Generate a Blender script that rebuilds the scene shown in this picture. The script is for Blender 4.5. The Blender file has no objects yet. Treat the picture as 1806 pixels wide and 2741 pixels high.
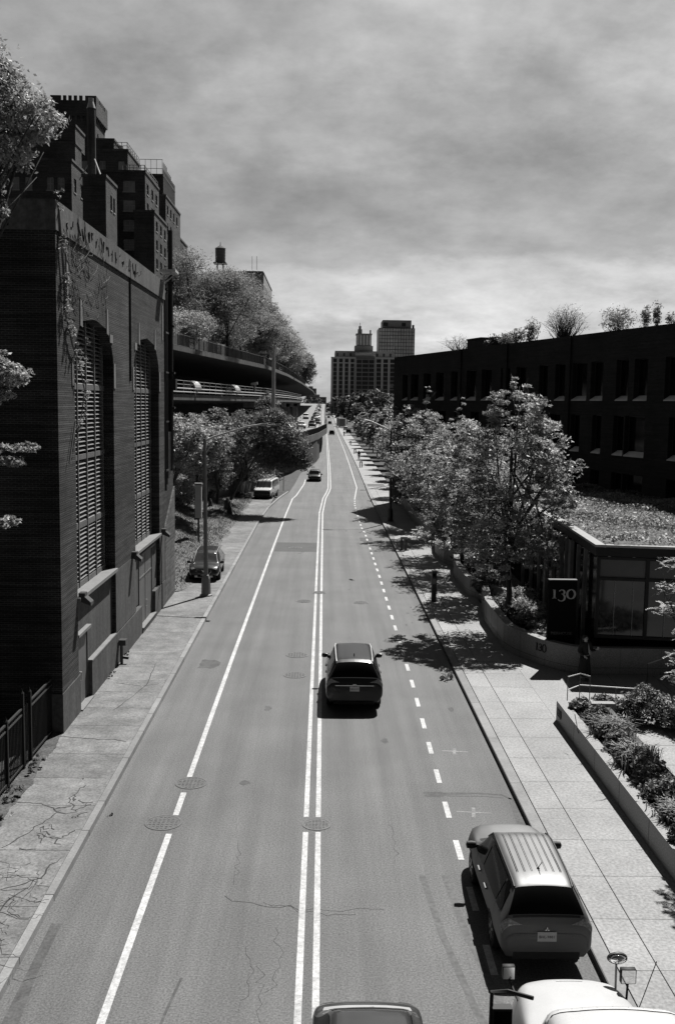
import bpy, math, random
import numpy as np
from mathutils import Vector, Matrix
R_ = math.radians
scene = bpy.context.scene
C = scene.collection
PI = math.pi

# ------------------------------------------------------------------ materials
def _new(name):
    m = bpy.data.materials.new(name); m.use_nodes = True
    nt = m.node_tree; nt.nodes.clear()
    out = nt.nodes.new('ShaderNodeOutputMaterial'); b = nt.nodes.new('ShaderNodeBsdfPrincipled')
    nt.links.new(b.outputs[0], out.inputs[0])
    return m, nt, b
def _math(nt, op, a, b=None, clamp=False):
    n = nt.nodes.new('ShaderNodeMath'); n.operation = op; n.use_clamp = clamp
    for i, x in enumerate((a, b)):
        if x is None: continue
        if isinstance(x, (int, float)): n.inputs[i].default_value = x
        else: nt.links.new(x, n.inputs[i])
    return n.outputs[0]
def _noise(nt, vec, scale, detail=4, rough=.6):
    n = nt.nodes.new('ShaderNodeTexNoise'); n.inputs['Scale'].default_value = scale
    n.inputs['Detail'].default_value = detail; n.inputs['Roughness'].default_value = rough
    nt.links.new(vec, n.inputs['Vector']); return n.outputs['Fac']
def _range(nt, x, a, b, lo, hi):
    n = nt.nodes.new('ShaderNodeMapRange'); nt.links.new(x, n.inputs[0])
    for i, v in zip((1, 2, 3, 4), (a, b, lo, hi)): n.inputs[i].default_value = v
    return n.outputs[0]
def _coord(nt, stretch=None):
    tc = nt.nodes.new('ShaderNodeTexCoord'); v = tc.outputs['Object']
    if stretch:
        mp = nt.nodes.new('ShaderNodeMapping'); mp.inputs['Scale'].default_value = stretch
        nt.links.new(v, mp.inputs[0]); v = mp.outputs[0]
    return v
def M(name, v, rough=.8, var=.15, scale=1.5, grain=.12, gscale=40, bump=0, spec=.3, metal=0, tone=False, stretch=None, coat=0, streak=None, trans=0):
    m, nt, b = _new(name)
    vec = _coord(nt, stretch)
    f = _range(nt, _noise(nt, vec, scale), .3, .7, 1-var, 1+var)
    if grain:
        g = _noise(nt, _coord(nt), gscale, 2)
        f = _math(nt, 'MULTIPLY', f, _range(nt, g, .3, .7, 1-grain, 1+grain))
    if streak:
        s = _noise(nt, _coord(nt, streak[0]), streak[1], 5)
        f = _math(nt, 'MULTIPLY', f, _range(nt, s, .35, .65, 1-streak[2], 1+streak[2]))
    if tone:
        a = nt.nodes.new('ShaderNodeAttribute'); a.attribute_name = 'tone'
        f = _math(nt, 'MULTIPLY', f, a.outputs['Fac'])
    f = _math(nt, 'MULTIPLY', f, v)
    cc = nt.nodes.new('ShaderNodeCombineColor')
    for i in range(3): nt.links.new(f, cc.inputs[i])
    nt.links.new(cc.outputs[0], b.inputs['Base Color'])
    b.inputs['Roughness'].default_value = rough; b.inputs['Metallic'].default_value = metal
    b.inputs['Specular IOR Level'].default_value = spec
    if coat:
        b.inputs['Coat Weight'].default_value = coat; b.inputs['Coat Roughness'].default_value = .06
    if bump:
        bp = nt.nodes.new('ShaderNodeBump'); bp.inputs['Strength'].default_value = bump; bp.inputs['Distance'].default_value = .03
        nt.links.new(_noise(nt, _coord(nt), gscale, 3), bp.inputs['Height']); nt.links.new(bp.outputs[0], b.inputs['Normal'])
    if trans:
        out = nt.nodes['Material Output']; t = nt.nodes.new('ShaderNodeBsdfTranslucent'); mx = nt.nodes.new('ShaderNodeMixShader')
        nt.links.new(cc.outputs[0], t.inputs[0]); mx.inputs[0].default_value = trans
        nt.links.new(b.outputs[0], mx.inputs[1]); nt.links.new(t.outputs[0], mx.inputs[2]); nt.links.new(mx.outputs[0], out.inputs[0])
    return m
def brick(name, v, mortar, bw=.21, bh=.067, var=.35, streak=.35, uk=1.0):
    m, nt, b = _new(name)
    tc = nt.nodes.new('ShaderNodeTexCoord'); sp = nt.nodes.new('ShaderNodeSeparateXYZ'); nt.links.new(tc.outputs['Object'], sp.inputs[0])
    u = _math(nt, 'MULTIPLY', _math(nt, 'ADD', sp.outputs[0], sp.outputs[1]), uk)
    cb = nt.nodes.new('ShaderNodeCombineXYZ'); nt.links.new(u, cb.inputs[0]); nt.links.new(sp.outputs[2], cb.inputs[1])
    br = nt.nodes.new('ShaderNodeTexBrick'); nt.links.new(cb.outputs[0], br.inputs['Vector'])
    br.inputs['Scale'].default_value = 1; br.inputs['Brick Width'].default_value = bw; br.inputs['Row Height'].default_value = bh
    br.inputs['Mortar Size'].default_value = .012; br.inputs['Mortar Smooth'].default_value = .3
    br.inputs['Color1'].default_value = (v*.75,)*3+(1,); br.inputs['Color2'].default_value = (v*1.3,)*3+(1,); br.inputs['Mortar'].default_value = (mortar,)*3+(1,)
    bwn = nt.nodes.new('ShaderNodeRGBToBW'); nt.links.new(br.outputs['Color'], bwn.inputs[0])
    mp = nt.nodes.new('ShaderNodeMapping'); mp.inputs['Scale'].default_value = (.25, 9, 1); nt.links.new(cb.outputs[0], mp.inputs[0])
    f = _math(nt, 'MULTIPLY', bwn.outputs[0], _range(nt, _noise(nt, mp.outputs[0], 1.0, 4, .7), .35, .65, 1-streak, 1+streak))
    f = _math(nt, 'MULTIPLY', f, _range(nt, _noise(nt, cb.outputs[0], .35, 5), .3, .7, 1-var, 1+var))
    cc = nt.nodes.new('ShaderNodeCombineColor')
    for i in range(3): nt.links.new(f, cc.inputs[i])
    nt.links.new(cc.outputs[0], b.inputs['Base Color']); b.inputs['Roughness'].default_value = .85; b.inputs['Specular IOR Level'].default_value = .2
    bp = nt.nodes.new('ShaderNodeBump'); bp.inputs['Strength'].default_value = .6; bp.inputs['Distance'].default_value = .02; bp.invert = True
    nt.links.new(br.outputs['Fac'], bp.inputs['Height']); nt.links.new(bp.outputs[0], b.inputs['Normal'])
    return m
def emit(name, v):
    m, nt, b = _new(name); b.inputs['Base Color'].default_value = (v, v, v, 1); b.inputs['Emission Color'].default_value = (1, 1, 1, 1); b.inputs['Emission Strength'].default_value = v
    return m

m_asphalt = M('asphalt', .086, .75, .14, .3, .45, 24, .12, .35, streak=((1.5, .05, 1), 1.0, .17))
m_patch = M('asphalt_patch', .055, .8, .12, 1, .25, 20, .2)
m_stain_mark = M('asphalt_stain_and_mark', .06, .8, .3, 2, .3, 15)
m_paint = M('road_paint', .36, .7, .2, 1.2, .22, 24, streak=((1, 1, 1), 9, .22))
m_spray = M('faded_spray_paint', .16, .8, .4, 4, .3, 20)
m_slab = M('pale_concrete_slab', .22, .8, .10, .8, .26, 14, .08, tone=True, streak=((1, 1, 1), .25, .08))
m_old = M('old_concrete', .13, .85, .30, 1.4, .34, 17, .12, tone=True, streak=((1, 1, 1), .3, .14))
m_kerb = M('kerb_concrete', .18, .8, .15, 1, .15, 18, tone=True)
m_steel_kerb = M('steel_kerb_face', .03, .6, .2, 2)
m_crack = M('crack_dirt', .035, .95, .3, 5)
m_dirt = M('dirt', .06, .95, .4, 2, .5, 12, .5)
m_ground = M('ground', .05, .95, .3, .05, .3, 2)
m_grass = M('grass', .15, .9, .4, .8, .4, 8, tone=True, trans=.15)
m_lawn = M('lawn_ground', .10, .95, .4, .8, .5, 9, .4)
m_leaf = M('leaf', .30, .55, .25, 2, .0, tone=True, trans=.3, spec=.4)
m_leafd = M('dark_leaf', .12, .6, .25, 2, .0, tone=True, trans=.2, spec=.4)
m_leafp = M('pale_spring_leaf', .26, .65, .2, 2, .0, tone=True, trans=.3)
m_bark = M('bark', .045, .95, .3, 3, .3, 12, .5, stretch=(3, 3, .7))
m_brick = brick('vent_brick', .021, .06, var=.5, streak=.6)
m_brickd = brick('shaded_brick', .03, .05)
m_apt = brick('apartment_brick', .055, .075, .22, .08)
m_apt2 = brick('tower_brick', .06, .075, .25, .1)
m_stucco = M('stucco', .06, .9, .18, .7, .25, 9, .15, streak=((2, 2, .3), 1.5, .2))
m_conc = M('concrete', .17, .85, .2, .6, .2, 10, .1, streak=((1.5, 1.5, .2), 1.2, .18))
m_concd = M('dirty_concrete', .065, .9, .3, .5, .25, 8, .1, streak=((1.5, 1.5, .15), 1.2, .3))
m_stone = M('pale_stone', .15, .8, .12, 2, .12, 20)
m_louvre = M('louvre_metal', .12, .55, .2, 2, .1)
m_black = M('black_void', .008, .95, .2, 1, 0)
m_dmetal = M('dark_metal', .03, .45, .2, 2, .1, spec=.5)
m_gmetal = M('grey_metal', .2, .5, .15, 3, .1, spec=.5)
m_wmetal = M('white_metal', .36, .45, .08, 3, .06)
m_galv = M('galvanised_steel', .42, .5, .15, 2, .1, metal=.2)
m_deckshade = M('deck_shade_concrete', .012, .95, .3, .5, .2, 6)  # near-black tone puts the shade under the decks into the colour
m_sill = M('window_sill_stone', .5, .8, .1, 2, .1)
m_door = M('grey_steel_door', .10, .55, .12, 1, .12, streak=((2, 2, .2), 1.5, .15))
m_granite = M('granite', .19, .6, .06, 1, .35, 26, .05)
m_granited = M('granite_joint', .03, .8)
m_glass = M('dark_glass', .006, .08, .1, 1, 0, spec=.03)
m_glassr = M('reflective_glass', .012, .06, .2, 1, 0, spec=.45)
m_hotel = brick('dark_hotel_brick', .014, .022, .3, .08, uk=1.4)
m_curtain = M('tower_glass', .55, .8, .35, .08, .1, spec=.2)
m_limestone = M('limestone', .6, .85, .1, .05, .06, 1)
m_farbrick = M('far_brick', .26, .85, .15, .05, .1, 1)
m_farwin = M('far_window', .03, .3, .3, .2, .1, spec=.5)
m_rubber = M('tyre_rubber', .015, .85, .2, 4)
m_rim = M('alloy_rim', .3, .35, .1, 4, 0, metal=.7)
m_chrome = M('chrome', .7, .12, .02, 4, 0, metal=1)
m_mirror = M('mirror_glass', .8, .03, .01, 4, 0, metal=1)
m_pblack = M('black_paint', .008, .3, .1, 3, 0, spec=.35, coat=.3)
m_pgrey = M('silver_grey_paint', .125, .52, .05, 3, .06, 60, spec=.3, metal=.75)
m_pdark = M('dark_paint', .014, .28, .1, 3, 0, spec=.45, coat=.5)
m_pwhite = M('white_paint', .40, .4, .05, 2, .04, spec=.4, coat=.3)
m_psil = M('silver_paint', .4, .35, .05, 3, 0, metal=.3, coat=.4)
m_trim = M('black_trim', .012, .6, .2, 5, 0)
m_lamp = M('lamp_lens', .18, .15, .3, 20, .3, 60, spec=.8)
m_red = M('tail_lens', .26, .12, .4, 25, .3, 60, spec=.8)
m_plate = M('number_plate', .5, .5, .05, 5, 0)
m_ink = M('ink', .02, .7, .05, 5, 0)
m_scuff = M('graffiti_paint', .02, .8, .3, 3)
m_skin = M('skin', .34, .6, .08, 8, 0)
m_hair = M('dark_hair', .015, .5, .3, 20, 0)
m_coat = M('dark_coat', .018, .9, .2, 6, .2)
m_shirt = M('pale_shirt', .35, .8, .1, 6, .1)
m_trouser = M('dark_trousers', .022, .9, .2, 6, .2)
m_shoe = M('shoe', .12, .6, .2, 6, 0)
m_litter = M('pale_litter', .45, .8, .3, 9, .2)
m_haze_wood = M('far_wood', .07, .95, .4, .06, .4, .5)

# ------------------------------------------------------------------ mesh building
class MB:
    def __init__(s): s.v = []; s.f = []; s.tone = None; s.t = []; s.cut = []
    def add(s, vs, fs):
        o = len(s.v); s.cut.append((o, len(s.f))); s.v += [tuple(p) for p in vs]; s.f += [tuple(i+o for i in f) for f in fs]
        s.t += [1.0 if s.tone is None else s.tone]*len(vs)
        return s
    def box(s, x0, x1, y0, y1, z0, z1):
        v = [(x, y, z) for z in (z0, z1) for y in (y0, y1) for x in (x0, x1)]
        return s.add(v, [(0, 2, 3, 1), (4, 5, 7, 6), (0, 1, 5, 4), (2, 6, 7, 3), (0, 4, 6, 2), (1, 3, 7, 5)])
    def obox(s, c, ax, half):      # oriented box: centre, 3 axes, half sizes
        c = Vector(c); a = [Vector(x).normalized()*h for x, h in zip(ax, half)]
        v = [c+a[0]*i+a[1]*j+a[2]*k for k in (-1, 1) for j in (-1, 1) for i in (-1, 1)]
        return s.add(v, [(0, 2, 3, 1), (4, 5, 7, 6), (0, 1, 5, 4), (2, 6, 7, 3), (0, 4, 6, 2), (1, 3, 7, 5)])
    def quad(s, *p): return s.add(p, [tuple(range(len(p)))])
    def bar(s, a, b, w, h=None, up=(0, 0, 1)):
        a, b = Vector(a), Vector(b); d = (b-a)
        u = Vector(up)
        if abs(d.normalized().dot(u)) > .95: u = Vector((0, 1, 0))
        x = d.cross(u); z = x.cross(d)
        return s.obox((a+b)/2, (x, d, z), (w/2, d.length/2, (h or w)/2))
    def tube(s, pts, rad, n=8, cap=True):
        pts = [Vector(p) for p in pts]; k = len(pts)
        rad = list(rad) if hasattr(rad, '__len__') else [rad]*k
        ref = None; vs = []; 
        for i, p in enumerate(pts):
            d = (pts[min(i+1, k-1)]-pts[max(i-1, 0)]).normalized()
            if ref is None:
                ref = Vector((1, 0, 0)) if abs(d.x) < .9 else Vector((0, 1, 0))
            x = (ref-d*ref.dot(d)).normalized(); ref = x; y = d.cross(x)
            vs += [p+(x*math.cos(2*PI*j/n)+y*math.sin(2*PI*j/n))*rad[i] for j in range(n)]
        fs = [(i*n+j, i*n+(j+1) % n, (i+1)*n+(j+1) % n, (i+1)*n+j) for i in range(k-1) for j in range(n)]
        if cap: fs += [tuple(range(n))[::-1], tuple((k-1)*n+j for j in range(n))]
        return s.add(vs, fs)
    def lathe(s, prof, c=(0, 0, 0), n=20, axis='z'):
        vs = []
        for r, h in prof:
            for j in range(n):
                a = 2*PI*j/n; p = (r*math.cos(a), r*math.sin(a), h)
                if axis == 'x': p = (h, r*math.cos(a), r*math.sin(a))
                if axis == 'y': p = (r*math.cos(a), h, r*math.sin(a))
                vs.append((p[0]+c[0], p[1]+c[1], p[2]+c[2]))
        k = len(prof)
        fs = [(i*n+j, i*n+(j+1) % n, (i+1)*n+(j+1) % n, (i+1)*n+j) for i in range(k-1) for j in range(n)]
        fs += [tuple(range(n))[::-1], tuple((k-1)*n+j for j in range(n))]
        return s.add(vs, fs)
    def prism(s, poly, d):         # polygon (3-D points) swept by vector d
        n = len(poly); P = [Vector(p) for p in poly]; D = Vector(d)
        return s.add(P+[p+D for p in P], [tuple(range(n))[::-1], tuple(range(n, 2*n))]+[(i, (i+1) % n, n+(i+1) % n, n+i) for i in range(n)])
    def ribbon(s, pts, w, z=None):  # flat strip along ground polyline
        P = [Vector((p[0], p[1], z if z is not None else p[2])) for p in pts]; L = []; Rr = []
        for i, p in enumerate(P):
            d = (P[min(i+1, len(P)-1)]-P[max(i-1, 0)]); d.z = 0; d.normalize()
            nrm = Vector((-d.y, d.x, 0)); ww = w[i] if hasattr(w, '__len__') else w
            L.append(p+nrm*ww/2); Rr.append(p-nrm*ww/2)
        n = len(P)
        return s.add(L+Rr, [(i+1, i, n+i, n+i+1) for i in range(n-1)])
    def each(s, name, mat, parent=None, smooth=False):   # every added piece becomes an object of its own
        cuts = s.cut+[(len(s.v), len(s.f))]; out = []
        for (v0, f0), (v1, f1) in zip(cuts[:-1], cuts[1:]):
            b = MB(); b.v = s.v[v0:v1]; b.t = s.t[v0:v1]; b.f = [tuple(i-v0 for i in f) for f in s.f[f0:f1]]; out.append(b.build(name, mat, parent, smooth))
        return out
    def build(s, name, mat, parent=None, smooth=False, autos=None):
        me = bpy.data.meshes.new(name); me.from_pydata(s.v, [], s.f); me.materials.append(mat)
        a = me.attributes.new('tone', 'FLOAT', 'POINT'); a.data.foreach_set('value', s.t)
        if smooth: me.polygons.foreach_set('use_smooth', [True]*len(me.polygons))
        if autos: me.set_sharp_from_angle(angle=R_(autos)) if hasattr(me, 'set_sharp_from_angle') else None
        me.update(); o = bpy.data.objects.new(name, me); C.objects.link(o)
        if parent: o.parent = parent
        return o
def tag(o, label=None, cat=None, group=None, kind=None):
    if label: o['label'] = label
    if cat: o['category'] = cat
    if group: o['group'] = group
    if kind: o['kind'] = kind
    return o
def thing(name, label, cat, loc=(0, 0, 0), rz=0, group=None):
    o = bpy.data.objects.new(name, None); C.objects.link(o); o.location = loc; o.rotation_euler = (0, 0, rz)
    o.empty_display_size = .2
    return tag(o, label, cat, group)
def struct(name, mb, m): return tag(mb.build(name, m), kind='structure')
def copy_tree(o, parent=None, loc=None, rz=None, label=None, group=None):
    c = o.copy(); C.objects.link(c)
    if parent: c.parent = parent
    if loc: c.location = loc
    if rz is not None: c.rotation_euler = (0, 0, rz)
    if label: c['label'] = label
    if group: c['group'] = group
    for ch in list(o.children): copy_tree(ch, c)
    return c
def raw_mesh(name, V, F, mat, parent=None, tone=None):   # numpy quads
    me = bpy.data.meshes.new(name); nv = len(V); nf = len(F); k = F.shape[1]
    me.vertices.add(nv); me.vertices.foreach_set('co', V.astype(np.float32).ravel())
    me.loops.add(nf*k); me.loops.foreach_set('vertex_index', F.astype(np.int32).ravel())
    me.polygons.add(nf); me.polygons.foreach_set('loop_start', np.arange(0, nf*k, k, dtype=np.int32))
    me.update(calc_edges=True); me.materials.append(mat)
    a = me.attributes.new('tone', 'FLOAT', 'POINT'); a.data.foreach_set('value', (np.ones(nv) if tone is None else tone).astype(np.float32))
    me.validate(); o = bpy.data.objects.new(name, me); C.objects.link(o)
    if parent: o.parent = parent
    return o

# wall of rectangular openings in the plane spanned by u (horizontal) and z
def pierced(mb, P0, u, n, u0, u1, z0, z1, holes, depth):
    P0, u, n = Vector(P0), Vector(u).normalized(), Vector(n).normalized(); Z = Vector((0, 0, 1))
    us = sorted({u0, u1, *[min(max(x, u0), u1) for h in holes for x in h[:2]]}); zs = sorted({z0, z1, *[x for h in holes for x in h[2:4]]})
    p = lambda a, z, d=0: P0+u*a+Z*z-n*d
    for a, b in zip(us[:-1], us[1:]):
        for c, d in zip(zs[:-1], zs[1:]):
            m_, q_ = (a+b)/2, (c+d)/2
            if any(h[0] < m_ < h[1] and h[2] < q_ < h[3] for h in holes): continue
            mb.quad(p(a, c), p(b, c), p(b, d), p(a, d))
    for h in holes:
        a, b, c, d = h[:4]
        mb.quad(p(a, c), p(a, c, depth), p(a, d, depth), p(a, d)); mb.quad(p(b, c), p(b, d), p(b, d, depth), p(b, c, depth))
        mb.quad(p(a, c), p(b, c), p(b, c, depth), p(a, c, depth)); mb.quad(p(a, d), p(a, d, depth), p(b, d, depth), p(b, d))
    return p

# ------------------------------------------------------------------ foliage
def leaves(rng, blobs, n, size, shell=.55, clump=40, upbias=.45, droop=.0, csize=.16):
    """blobs: (x,y,z,rx,ry,rz[,weight]); returns leaf quads gathered into small clumps."""
    B = np.array([b[:6] for b in blobs], float); w = np.array([(b[6] if len(b) > 6 else b[3]*b[5]) for b in blobs], float); w /= w.sum()
    nc = max(4, n//clump); bi = rng.choice(len(B), nc, p=w)
    d = rng.normal(size=(nc, 3)); d /= np.linalg.norm(d, axis=1)[:, None]
    r = shell+(1-shell)*rng.random(nc)**.7
    r *= 1+.10*np.sin(d[:, 0]*7+bi)*np.cos(d[:, 2]*6+bi*2)
    cc = B[bi, :3]+d*r[:, None]*B[bi, 3:6]
    ci = rng.integers(0, nc, n); sp = csize*np.sqrt((B[bi, 3]*B[bi, 5]))[ci]*(.5+rng.random(nc)[ci])
    off = np.clip(rng.normal(size=(n, 3)), -1.9, 1.9)*sp[:, None]*np.array([1, 1, .45])
    c = cc[ci]+off
    nrm = rng.normal(size=(n, 3))*.8+d[ci]*.5; nrm[:, 2] += upbias; nrm /= np.linalg.norm(nrm, axis=1)[:, None]
    t = np.cross(nrm, rng.normal(size=(n, 3))); t /= np.linalg.norm(t, axis=1)[:, None]+1e-9; b = np.cross(nrm, t)
    s = size*(.55+.9*rng.random(n))[:, None]
    V = np.stack([c-t*s, c+b*s*.45-nrm*s*.1, c+t*s-nrm*s*droop, c-b*s*.45-nrm*s*.1], 1).reshape(-1, 3)
    F = np.arange(4*n).reshape(-1, 4)
    tone = np.repeat((.6+.8*rng.random(nc))[ci]*(.75+.5*rng.random(n)), 4)
    return V, F, tone
def limbs(mb, base, top, r, targets, rng, twigs=3):
    base, top = Vector(base), Vector(top)
    k = 6; pts = []
    for i in range(k+1):
        t = i/k; p = base.lerp(top, t); j = .06*(top-base).length*math.sin(t*PI)*.5
        pts.append(p+Vector((rng.normal()*j*.4, rng.normal()*j*.4, 0)))
    mb.tube(pts, [r*(1.25 if i == 0 else 1-.65*i/k) for i in range(k+1)], 8)
    for i, tg in enumerate(targets):
        t = .35+.6*(i+1)/(len(targets)+1); st = pts[min(k, int(t*k))]; tg = Vector(tg)
        mid = st.lerp(tg, .5)+Vector((rng.normal()*.15, rng.normal()*.15, (tg-st).length*.1))
        rr = r*.42
        mb.tube([st, mid, tg], [rr, rr*.7, rr*.25], 5)
        for q in range(twigs):
            e = tg+Vector(np.clip(rng.normal(size=3), -1.3, 1.3))*min((tg-st).length*.2, .7)
            mb.tube([mid.lerp(tg, .3+.2*q), e], [rr*.35, rr*.1], 4)
def tree(name, label, loc, blobs, n, size, lmat, r=.16, h=None, group=None, seed=1, cat='tree', clump=40, shell=.5, droop=0, lean=(0, 0), twigs=3, upbias=.45, csize=.16, boughs=None):
    rng = np.random.default_rng(seed); root = thing(name, label, cat, loc, 0, group)
    V, F, t = leaves(rng, blobs, n, size, shell, clump, upbias, droop, csize)
    raw_mesh('crown', V, F, lmat, root, t)
    mb = MB(); zt = h or max(b[2] for b in blobs)
    tg = [(b[0], b[1], b[2]) for b in (blobs if boughs is None else blobs[:boughs])]
    for b in ([] if boughs is None else blobs[boughs:]): mb.tube([(0, 0, b[2]-.5), (b[0]*.5, b[1]*.6, b[2]-.12), (b[0]*.92, b[1], b[2])], [.05, .03, .008], 5)
    limbs(mb, (0, 0, -.1), (lean[0], lean[1], zt), r, tg, rng, twigs); mb.build('trunk', m_bark, root, True)
    return root
def blobset(rng, R, H, z0, n=9, flat=.8):
    out = [(0, 0, z0+H*.5, R*.72, R*.72, H*.42)]
    for i in range(n):
        a = rng.random()*2*PI; q = rng.random(); rr = R*(.5+.28*rng.random()); zz = z0+H*(.18+.72*q); k = math.sin(PI*min(.95, .2+.75*q))
        s = R*(.3+.2*rng.random())
        out.append((rr*k*math.cos(a), rr*k*math.sin(a), zz, s, s, s*flat))
    out.append((R*.1*rng.normal(), R*.1*rng.normal(), z0+H*.9, R*.35, R*.35, H*.12))
    return out
# ------------------------------------------------------------------ camera, light, sky
cam = bpy.data.cameras.new('camera'); cam.sensor_fit = 'VERTICAL'; cam.sensor_height = 36; cam.lens = 35.0; cam.clip_end = 9000; cam.clip_start = .1
co = bpy.data.objects.new('camera', cam); C.objects.link(co); scene.camera = co
rt = Vector((.999813, -.013427, .013917)); up = Vector((-.012376, .108723, .993995)); fw = Vector((.014860, .993981, -.108536))
co.matrix_world = Matrix(((rt.x, up.x, -fw.x, 0), (rt.y, up.y, -fw.y, 0), (rt.z, up.z, -fw.z, 10.6), (0, 0, 0, 1)))
SUN = Vector((.30, .60, 1.0)).normalized()
sl = bpy.data.lights.new('sun', 'SUN'); sl.energy = 4.6; sl.angle = R_(.55); sl.color = (1, .99, .97)
so = bpy.data.objects.new('sun', sl); C.objects.link(so); so.rotation_euler = SUN.to_track_quat('Z', 'Y').to_euler(); so.location = (30, 60, 100)
W = bpy.data.worlds.new('World'); scene.world = W; W.use_nodes = True
nt = W.node_tree; nt.nodes.clear()
out = nt.nodes.new('ShaderNodeOutputWorld'); bg = nt.nodes.new('ShaderNodeBackground'); nt.links.new(bg.outputs[0], out.inputs[0])
bg.inputs['Strength'].default_value = .1
sky = nt.nodes.new('ShaderNodeTexSky'); sky.sky_type = 'NISHITA'; sky.sun_disc = False
sky.sun_elevation = math.asin(SUN.z); sky.sun_rotation = math.atan2(SUN.x, SUN.y)
skb = nt.nodes.new('ShaderNodeRGBToBW'); nt.links.new(sky.outputs[0], skb.inputs[0])
tc = nt.nodes.new('ShaderNodeTexCoord'); sp = nt.nodes.new('ShaderNodeSeparateXYZ'); nt.links.new(tc.outputs['Generated'], sp.inputs[0])
dx, dy, dz = sp.outputs
den = _math(nt, 'ADD', _math(nt, 'MAXIMUM', dz, 0.0), .30)
cb = nt.nodes.new('ShaderNodeCombineXYZ')
nt.links.new(_math(nt, 'DIVIDE', dx, den), cb.inputs[0]); nt.links.new(_math(nt, 'DIVIDE', dy, den), cb.inputs[1])
cl1 = _noise(nt, cb.outputs[0], 2.1, 9, .62); cl2 = _noise(nt, cb.outputs[0], .7, 3, .5); cl3 = _noise(nt, cb.outputs[0], 6.0, 8, .62)
# height profile of the cloud deck, its lower edge made uneven by the clouds
zz = _math(nt, 'ADD', dz, _math(nt, 'MULTIPLY', _math(nt, 'SUBTRACT', cl1, .5), .16))
zz = _math(nt, 'ADD', zz, _math(nt, 'MULTIPLY', dx, -.03))
rp = nt.nodes.new('ShaderNodeValToRGB'); rp.color_ramp.interpolation = 'EASE'
els = [(0, .24), (.05, .28), (.085, .335), (.118, .32), (.145, .195), (.20, .18), (.26, .205), (.33, .245), (.42, .26), (.55, .18), (.75, .10), (1, .09)]  # highest stops, above the frame, kept dark to cut the fill light
cr = rp.color_ramp
while len(cr.elements) < len(els): cr.elements.new(.5)
for e, (p_, v_) in zip(cr.elements, els): e.position = p_; e.color = (v_, v_, v_, 1)
nt.links.new(zz, rp.inputs[0])
prof = nt.nodes.new('ShaderNodeRGBToBW'); nt.links.new(rp.outputs[0], prof.inputs[0])
f = _math(nt, 'MULTIPLY', prof.outputs[0], _range(nt, cl1, .3, .7, .68, 1.36))
f = _math(nt, 'MULTIPLY', f, _range(nt, cl2, .3, .7, .80, 1.22))
f = _math(nt, 'MULTIPLY', f, _range(nt, cl3, .3, .7, .86, 1.16))
f = _math(nt, 'MULTIPLY', f, _range(nt, dx, -.35, .35, .90, 1.18))
f = _math(nt, 'MULTIPLY', f, _range(nt, dy, -.15, .6, .09, 1.0))        # sky behind the camera dimmed by hand to deepen the shaded faces
f = _math(nt, 'ADD', _math(nt, 'MULTIPLY', f, 9.2), _math(nt, 'MULTIPLY', skb.outputs[0], .02))
cc = nt.nodes.new('ShaderNodeCombineColor')
for i in range(3): nt.links.new(f, cc.inputs[i])
nt.links.new(cc.outputs[0], bg.inputs['Color'])
vs = scene.view_settings; vs.view_transform = 'Standard'; vs.look = 'None'; vs.gamma = 1; vs.use_curve_mapping = False; vs.exposure = .9
scene.cycles.max_bounces = 6; scene.cycles.diffuse_bounces = 1; scene.cycles.glossy_bounces = 4; scene.cycles.transparent_max_bounces = 8
scene.cycles.use_denoising = True

# ------------------------------------------------------------------ ground and road
struct('ground', MB().quad((-3000, -200, -.03), (3000, -200, -.03), (3000, 6000, -.03), (-3000, 6000, -.03)), m_ground)
KL = [(-5.6, -30), (-5.6, 88), (-5.35, 100), (-4.75, 110), (-4.0, 118), (-3.7, 130), (-3.4, 150), (-1.4, 176), (-.75, 194), (-.75, 330), (-.6, 900)]
KR = [(5.3, -30), (5.3, 112), (5.45, 132), (5.65, 160), (5.85, 240), (5.9, 330), (6.3, 500), (7.6, 900)]
def interp(P, y):
    for (x0, y0), (x1, y1) in zip(P[:-1], P[1:]):
        if y0 <= y <= y1: return x0+(x1-x0)*(y-y0)/(y1-y0)
    return P[-1][0]
mb = MB(); ys = sorted({y for _, y in KL+KR} | set(range(-30, 300, 15)))
for a, b in zip(ys[:-1], ys[1:]):
    mb.quad((interp(KL, a), a, 0), (interp(KR, a), a, 0), (interp(KR, b), b, 0), (interp(KL, b), b, 0))
road = struct('road', mb, m_asphalt)
def pave(name, mb, m): return mb.build(name, m, road)
LL = [(-3.68, -5), (-3.68, 40), (-3.6, 73), (-3.5, 95), (-3.36, 110), (-3.05, 114), (-2.48, 130), (-2.43, 138)]
DD = [(-.17, -5), (-.17, 60), (-.16, 96), (.17, 111), (.6, 119), (.8, 124.4), (.93, 150), (.98, 188), (1.05, 275), (1.05, 362), (1.3, 700)]
mb = MB()
for a, b in ((-5, 23.57), (24.68, 26.18), (27.25, 40), (40, 73), (73, 95), (95, 110), (110, 114), (114, 130), (130, 138)):
    mb.ribbon([(interp(LL, a), a), (interp(LL, b), b)], .15, .004)
pave('white_edge_line', mb, m_paint)
mb = MB()
for sx in (-.155, .155):
    Y = [y for _, y in DD]
    for y0, y1 in ((-5, 23.73), (24.63, 700)):
        P = [y0]+[y for y in Y if y0 < y < y1]+[y1]
        mb.ribbon([(interp(DD, y)+sx, y) for y in P], .13, .004)
pave('double_centre_line', mb, m_paint)
DS = [(3.28, 10), (3.36, 25), (3.5, 37), (3.55, 60), (3.5, 81), (3.36, 84.5), (3.33, 94), (3.36, 104), (3.55, 110.7), (4.28, 126), (4.35, 139), (4.55, 173), (4.75, 237), (4.85, 400), (6.1, 800)]
mb = MB(); y = 15.17
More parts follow.
